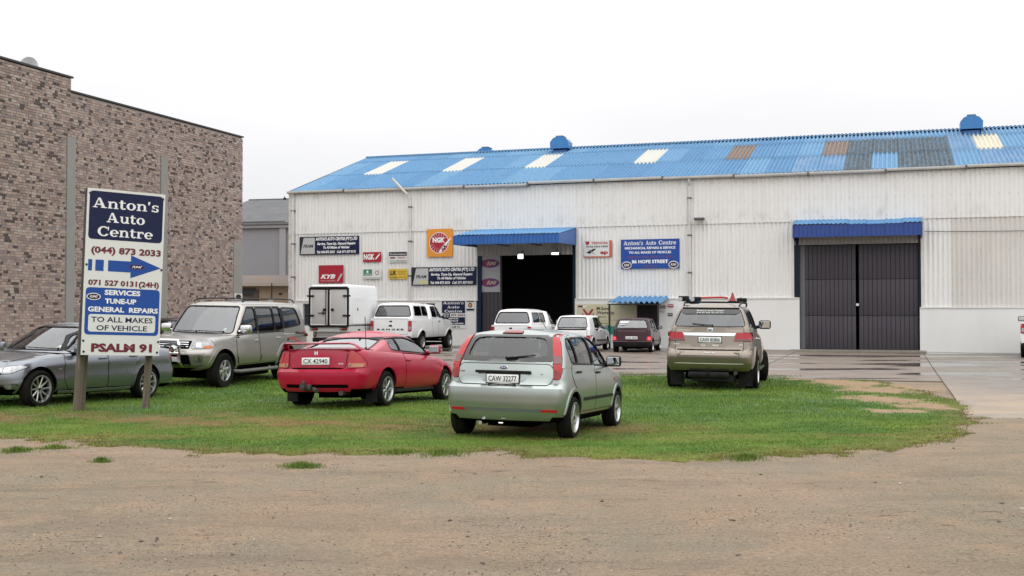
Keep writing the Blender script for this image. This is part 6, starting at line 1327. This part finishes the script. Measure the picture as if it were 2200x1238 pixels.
# ------------------------------------------------------------ signs
NAVY = mat('sign_navy', (.007, .012, .05), .5, spec=.25, vary=(2, .3, (.010, .018, .065))); SBL = mat('sign_blue', (.012, .065, .30), .5, spec=.3, vary=(2, .3, (.018, .08, .34))); MARO = mat('sign_maroon', (.13, .006, .02), .4); SWH = mat('sign_white', (.66, .68, .66), .4, vary=(1.5, .3, (.58, .60, .59))); LWH = mat('letter_white', (.78, .79, .79), .4)
SRED = mat('sign_red', (.36, .012, .03), .4); SORG = mat('sign_orange', (.70, .27, .03), .45); SYEL = mat('sign_yellow', (.62, .42, .05), .45); SGRN = mat('sign_green', (.03, .20, .13), .5); SCRM = mat('sign_cream', (.56, .53, .36), .5, vary=(2, .3, (.50, .47, .31))); STEAL = mat('sign_teal', (.01, .26, .20), .5); SGRY = mat('sign_grey', (.45, .46, .46), .5); PURP = mat('sign_purple', (.10, .02, .12), .5); SSIL = mat('sign_silver', (.42, .43, .45), .4)
class Sign:
    """flat board, w x h, front at y=0 facing -y, with flat printed pieces in layers"""
    def __init__(s, name, label, cat, w_, h_, m, loc, rot, group=None, th=.02, parent=None, r=.0):
        s.w, s.h = w_, h_; s.root = thing(name, label, cat, loc, rot, group); s.n = 0
        b = MB(); b.box(0, 0, 0, w_, th, h_) if not r else b.rbox(0, 0, 0, w_, th, h_, min(th * .45, r)); b.build('board', m, s.root)
    def poly(s, pts, m, lay=1, name='printed_panel', r=0):
        p = [(a * s.w, c_ * s.h) for a, c_ in pts]
        if r: p = rounded(p, r, 5)
        v2, f2, _ = fill2d(p, 10, 0); v = [(q[0], -.0015 - .0012 * lay, q[1]) for q in v2]; f = []
        for q in f2: a, b_, c_ = [Vector(v2[k_]) for k_ in q]; f.append(q if (b_ - a).cross(c_ - a) > 0 else q[::-1])
        return obj(name, mesh(name, v, f, m, False), s.root)
    def rect(s, a, b_, c_, d_, m, lay=1, r=0, name='printed_panel'): return s.poly([(a, b_), (c_, b_), (c_, d_), (a, d_)], m, lay, name, r)
    def oval(s, cx, cy, rx, ry, m, lay=1, name='printed_emblem', n=24): return s.poly([(cx + rx / s.w * math.cos(2 * math.pi * k_ / n), cy + ry / s.h * math.sin(2 * math.pi * k_ / n)) for k_ in range(n)], m, lay, name)
    def text(s, tx, cx, cy, tw, h, m, lay=2, bold=.02, shear=0, slab=False):
        me = slab_glyphs(tx, tw * s.w, h * s.h, m) if slab else text_mesh(tx, tw * s.w, h * s.h, m, bold, shear)
        return obj('lettering', me, s.root, (cx * s.w, -.0015 - .0012 * lay, cy * s.h))
def rmi(s, cx, cy, rx, ry, lay=3, bg=LWH, tw=.9, rim=MARO):
    s.oval(cx, cy, rx, ry, bg, lay); s.oval(cx, cy, rx * .88, ry * .80, rim, lay + 1); s.oval(cx, cy, rx * .80, ry * .66, NAVY, lay + 2); s.text('RMI', cx, cy, rx * 1.15 / s.w, ry * .72 / s.h, LWH, lay + 3, .01, .35)
# the tall board on posts
A = Vector((-6.945, 18.70, 0)); SA = math.atan2(.585, .811)
sb = Sign('sign_board', 'tall white sign board with blue panels and arrow on wooden posts, front left', 'sign board', 1.285, 2.745, SWH, (-7.03, 18.62, .955), (0, rad(1.9), SA), th=.03)
b = MB()
for q in ((0, .03, 0, .04, .17, 2.745), (1.245, .03, 0, 1.285, .17, 2.745), (.04, .03, 2.705, 1.245, .17, 2.745), (.04, .03, 0, 1.245, .17, .04)): b.box(*q)
b.build('frame', mat('frame_black', (.012, .012, .014), .5), sb.root)
WOOD = mat('weathered_post', (.125, .105, .075), .85, vary=(4, .6, (.09, .075, .055)), streak=((14, 14, 1.0), .8, (.26, .23, .18)), bump=(20, .006), obj=True)
for (x, y, z1, lean) in ((.12, .25, 2.3, -.03), (.22, .44, 1.6, -.02), (1.24, .25, 2.3, -.02)):
    b = MB(); n = 9; b.tube([(x + lean * (1 - k_ / n) * 3 * .6 - .035 * (1 - k_ / n), y, -1.12 + (z1 + 1.12) * k_ / n) for k_ in range(n + 1)], [.062 - .004 * k_ / n for k_ in range(n + 1)], 10); b.build('post', WOOD, sb.root, smooth=True, sharp=60)
sb.rect(.025, .695, .975, .985, NAVY, 1, .07)
sb.text("Anton's", .50, .915, .86, .060, LWH, 2, slab=True); sb.text('Auto', .50, .830, .50, .058, LWH, 2, slab=True); sb.text('Centre', .50, .745, .72, .058, LWH, 2, slab=True)
sb.text('(044) 873 2033', .52, .632, .90, .036, MARO, 2, .04)
sb.poly([(.29, .505), (.58, .505), (.58, .47), (.975, .54), (.58, .61), (.58, .572), (.29, .572)], SBL, 1); sb.rect(.04, .505, .09, .572, SBL); sb.rect(.13, .505, .235, .572, SBL); rmi(sb, .66, .54, .145, .052, 2, SBL)
sb.text('071 527 0131(24H)', .505, .435, .91, .030, MARO, 2, .038)
sb.rect(.025, .122, .975, .405, SBL, 1, .07); sb.text('SERVICES', .49, .378, .46, .028, LWH, 2, .04); sb.text('TUNE-UP', .47, .326, .40, .028, LWH, 2, .04); sb.text('GENERAL  REPAIRS', .51, .275, .90, .028, LWH, 2, .036); rmi(sb, .125, .35, .115, .058, 2, LWH, rim=MARO)
sb.rect(.07, .140, .93, .245, SWH, 2, .05); sb.text('TO ALL MAKES', .50, .214, .79, .030, NAVY, 3, .02); sb.text('OF VEHICLE', .50, .164, .65, .030, NAVY, 3, .02)
sb.text('PSALM 91', .51, .045, .78, .045, MARO, 2, .05)
for (x, y) in ((.03, .02), (.97, .02), (.02, .085), (.98, .085), (.02, .54), (.985, .53), (.03, .97), (.97, .97)): b = MB(); b.lathe([(0, -.012), (.018, -.01), (.02, 0)], 10); b.build('bolt', INK, sb.root, (x * 1.285, 0, y * 2.745))
# wall-mounted signs
def wsign(name, label, px0, py0, px1, py1, m, cat='sign', group=None, off=-.075, th=.02, r=0):
    s0, s1 = S_(px0), S_(px1); pc = (px0 + px1) / 2; z0, z1 = Z_(pc, py1), Z_(pc, py0)
    return Sign(name, label, cat, s1 - s0, z1 - z0, m, WP(s0, off, z0), (0, 0, WANG), group, th, r=r)
def company(label, x0, y0, x1, y1):
    s = wsign('wall_sign', label, x0, y0, x1, y1, NAVY, group='navy company banners on the cladding', off=-.09); s.rect(.01, .03, .265, .97, INK, 1); s.poly([(.02, .07), (.26, .07), (.26, .94), (.07, .94)], SGRY, 2); s.rect(.022, .05, .262, .065, LWH, 3); s.text('FRAM', .15, .48, .17, .17, INK, 3, .03, .2)
    s.text("ANTON'S AUTO CENTRE (PTY) LTD", .62, .86, .70, .16, LWH, 2, .045, .25); s.text('Service, Tune-Up, General Repairs', .62, .60, .64, .13, LWH, 2, .04, .25); s.text('To All Makes of Vehicles', .62, .39, .44, .13, LWH, 2, .04, .25); s.text('Tel: 044 873 2033   Cell: 071 527 0131', .62, .14, .65, .13, LWH, 2, .04, .2); return s
company('navy company banner with a grey oil-filter panel, upper left corner of the warehouse wall', 645, 508, 773, 547)
s = company('navy company banner with a faded yellow patch, just left of the open doorway', 886, 574, 1025, 613); s.rect(.12, .09, .255, .24, mat('faded_yellow', (.55, .52, .22), .5), 3)
s = wsign('wall_sign', 'square dark red shock-absorber sign above the box truck', 686, 570, 739, 608, SRED); s.text('KYB', .38, .36, .60, .22, LWH, 2, .05, .35); s.text('SHOCK ABSORBERS', .38, .12, .60, .09, mat('pink_print', (.6, .35, .36), .5), 2, .01); s.poly([(.73, .08), (.80, .08), (.98, .50), (.90, .52)], SGRY, 2, 'printed_emblem')
s = wsign('wall_sign', 'small bright red spark-plug sign right of the upper navy banner', 781, 542, 820, 563, SRED); s.text('NGK', .34, .52, .60, .52, LWH, 2, .05); s.poly([(.66, .30), (.74, .25), (.96, .80), (.90, .84)], LWH, 2, 'printed_emblem')
s = wsign('wall_sign', 'small white multi-brand parts sign with a black heading strip', 836, 541, 876, 564, SWH); s.rect(.02, .60, .98, .97, INK); s.text('Wide selection of quality parts', .5, .78, .88, .13, LWH, 2, .01); s.rect(.08, .36, .36, .50, MARO); s.text('TIMKEN', .68, .43, .46, .14, SRED, 2, .02); s.rect(.05, .08, .35, .22, mat('pale_teal', (.3, .45, .45), .5)); s.text('SACHS', .50, .15, .2, .12, INK, 2, .03); s.text('Koyo', .8, .15, .3, .13, INK, 2, .03)
s = wsign('wall_sign', 'small green and white plate above the pickup with canopy', 781, 578, 820, 600, SWH); s.rect(.03, .35, .50, .95, SGRN); s.oval(.25, .72, .06, .06, LWH, 2); s.text('CASTLE', .27, .48, .36, .12, LWH, 2, .01); s.oval(.78, .62, .10, .10, SRED); s.oval(.78, .62, .065, .065, SWH, 2); s.rect(.0, .03, 1, .18, SGRY)
s = wsign('wall_sign', 'small yellow clutch-maker sign beside the broken downpipe', 836, 578, 876, 600, SYEL); s.text('LUK', .25, .62, .36, .40, INK, 2, .05); s.text('Genuine parts', .73, .72, .44, .12, INK, 2, .01, .2); s.text('sold and fitted', .73, .50, .40, .10, INK, 2, .01, .2); s.text('CLUTCHES', .26, .16, .40, .16, INK, 2, .02); s.text('on site today', .73, .2, .44, .1, INK, 2, .01)
s = wsign('wall_sign', 'large square orange sign with a round red rayed spark-plug emblem, beside the blue canopy', 919, 492, 974, 552, SORG, off=-.10); R0 = s.w * .36; s.oval(.47, .50, R0 * 1.05, R0 * 1.08, LWH, 1); s.oval(.47, .50, R0, R0 * 1.02, SRED, 2)
for k_ in range(20):
    a = 2 * math.pi * k_ / 20; c0, c1 = (.45 * R0, .98 * R0); w0 = .022
    if -.1 < math.sin(a) < .35: continue
    s.poly([(.47 + (c0 * math.cos(a)) / s.w, .50 + c0 * math.sin(a) / s.h), (.47 + (c1 * math.cos(a - w0)) / s.w, .50 + c1 * math.sin(a - w0) / s.h), (.47 + (c1 * math.cos(a + w0)) / s.w, .50 + c1 * math.sin(a + w0) / s.h)], LWH, 3, 'printed_ray')
s.text('NGK', .46, .60, .48, .16, LWH, 4, .06); s.poly([(.46, .17), (.53, .14), (.72, .36), (.95, .66), (.93, .68), (.66, .44)], LWH, 5, 'printed_emblem'); s.poly([(.56, .27), (.63, .23), (.74, .38), (.67, .43)], INK, 6, 'printed_emblem'); s.poly([(.60, .30), (.63, .28), (.68, .35), (.65, .37)], LWH, 7, 'printed_emblem')
s = wsign('wall_sign', 'white and red gearbox-parts sign right of the open doorway', 1256, 517, 1316, 553, SWH); s.rect(.90, .0, 1, 1, mat('faded_red', (.55, .10, .06), .5)); s.rect(0, 0, 1, .06, mat('faded_red', (.55, .10, .06), .5)); s.poly([(.04, .95), (.20, .95), (.16, .74), (.08, .74)], SRED, 2); s.text('TEKNOSA', .56, .85, .60, .14, SRED, 2, .03); s.text('AVAILABLE HERE', .46, .64, .80, .10, INK, 2, .03); s.text('ap', .72, .30, .28, .20, SRED, 2, .05); s.poly([(.08, .30), (.2, .2), (.44, .50), (.35, .52)], INK, 2, 'printed_emblem'); s.poly([(.10, .52), (.18, .50), (.40, .22), (.34, .18)], SGRY, 2, 'printed_emblem')
s = wsign('wall_sign', 'large blue company sign with white lettering and street address, left of the tall downpipe', 1335, 514, 1461, 577, SBL, off=-.09); s.text("Anton's", .22, .875, .34, .14, LWH, 2, slab=True); s.text('Auto', .52, .875, .18, .14, LWH, 2, slab=True); s.text('Centre', .80, .875, .30, .14, LWH, 2, slab=True)
s.text('MECHANICAL REPAIRS & SERVICE', .5, .70, .86, .075, LWH, 2, .035); s.text('TO ALL MAKES OF VEHICLES', .5, .55, .72, .075, LWH, 2, .035); s.text('044 873 2033 / 071 527 0131', .5, .39, .76, .075, mat('faded_maroon', (.16, .05, .12), .5), 2, .02); s.text('86 HOPE STREET', .5, .235, .62, .105, LWH, 2, .045); s.text('GEORGE', .5, .07, .24, .06, mat('faded_maroon', (.16, .05, .12), .5), 2, .02)
rmi(s, .10, .12, .22, .16, 2); rmi(s, .90, .12, .22, .16, 2)
# signs on the plinth
s = wsign('wall_sign', 'white company panel with a navy heading on the plinth beside the doorway, behind the pickup', 950, 645, 1003, 706, SWH, off=-.125, th=.01); s.rect(.03, .54, .97, .98, NAVY, 1, .04); s.text("Anton's", .5, .90, .84, .09, LWH, 2, slab=True); s.text('Auto', .5, .755, .50, .09, LWH, 2, slab=True); s.text('Centre', .5, .61, .72, .09, LWH, 2, slab=True); s.text('(044) 873 2033', .5, .47, .92, .06, MARO, 2, .035); s.rect(.05, .13, .97, .40, NAVY); s.text('SERVICES', .5, .35, .4, .045, LWH, 2, .03); s.text('TUNE-UP', .5, .27, .4, .045, LWH, 2, .03); s.text('GENERAL REPAIRS', .5, .18, .8, .045, LWH, 2, .03); s.text('PSALM 91', .5, .06, .5, .06, INK, 2, .03)
s = wsign('wall_sign', 'small white security notice with a round emblem at the edge of the open doorway', 1004, 645, 1021, 668, SWH, off=-.125, th=.01); s.rect(.02, .82, .98, .98, MARO); s.oval(.48, .52, .10, .115, NAVY); s.oval(.48, .52, .06, .07, SORG, 2); s.rect(.02, .03, .98, .2, NAVY)
s = wsign('wall_sign', 'cream warranty hoarding with a red chevron emblem on the plinth right of the doorway', 1241, 654, 1369, 718, SCRM, off=-.125, th=.012); s.rect(0, 0, 1, .27, STEAL); s.text('M-Sure', .44, .86, .21, .10, INK, 2, .03); s.text('Warranty.', .49, .72, .30, .10, INK, 2, .03); s.text('Available Here', .40, .58, .18, .045, INK, 2, .03); s.rect(.34, .28, .343, .93, INK, 2); s.rect(.37, .46, .9, .465, INK, 2); s.text('T  0860 922', .44, .36, .16, .035, INK, 2, .01); s.rect(.02, .90, .10, .96, MARO, 2); s.rect(.10, .90, .16, .96, LWH, 2)
s.poly([(.09, .84), (.13, .84), (.19, .68), (.25, .84), (.29, .84), (.20, .56), (.18, .56)], SRED, 2, 'printed_emblem'); s.poly([(.09, .72), (.09, .52), (.12, .52), (.12, .64)], SRED, 2, 'printed_emblem'); s.poly([(.29, .72), (.29, .52), (.26, .52), (.26, .64)], SRED, 2, 'printed_emblem')
for i, (a, c_, e0, e1, mm_, lb) in enumerate(((1418, 657, 1431, 663, MARO, 'tiny dark red plate right of the barred entrance door, lower left of the group'), (1418, 666, 1430, 671, SGRY, 'tiny grey plate just below the dark red plate by the entrance'), (1436, 654, 1448, 660, SRED, 'tiny red plate behind the off-roader roof beside the porch'), (1436, 673, 1446, 679, NAVY, 'tiny navy plate beside the porch, low by the off-roader window'))):
    s = wsign('wall_plate', lb, a, c_, e0, e1, mm_, 'plate', 'small plates beside the entrance door', -.125, .01); s.rect(.1, .4, .9, .6, LWH)
# banner hung inside the doorway
s = Sign('hanging_banner', 'grey fabric banner with two purple ovals hung on the door leaf inside the open doorway', 'banner', S_(1073) - S_(1030), 1.72, mat('banner_grey', (.36, .36, .38), .7, vary=(2, .4, (.30, .30, .32))), WP(S_(1030), .085, 2.62), (0, 0, WANG), None, .01)
for cy in (.76, .25): s.oval(.5, cy, s.w * .47, .20, PURP, 1); s.oval(.36, cy, s.w * .28, .17, mat('banner_magenta', (.20, .02, .10), .5), 2); s.text('RMI', .58, cy, .5, .10, mat('banner_gold', (.45, .40, .28), .5), 3, .02, .4)
t = thing('wall_emblem', 'small white plate with a black oval emblem on the corner column of the brick building', 'emblem', Vector((-16.39, 30, 0)) + e_ * (BT - .31) + Vector((.9457, -.325, 0)) * .02 + Vector((0, 0, 2.2)), (0, 0, BA)); b = MB(); b.box(-.28, -.012, 0, .28, 0, .24); b.build('plate', SWH, t); b = MB(); b.lathe([(0, -.014), (1, -.014), (1, -.012)], 20); obj('oval', mesh('oval', [(q[0] * .2, q[1], q[2] * .09 + .12) for q in b.v], b.f, INK, False), t)
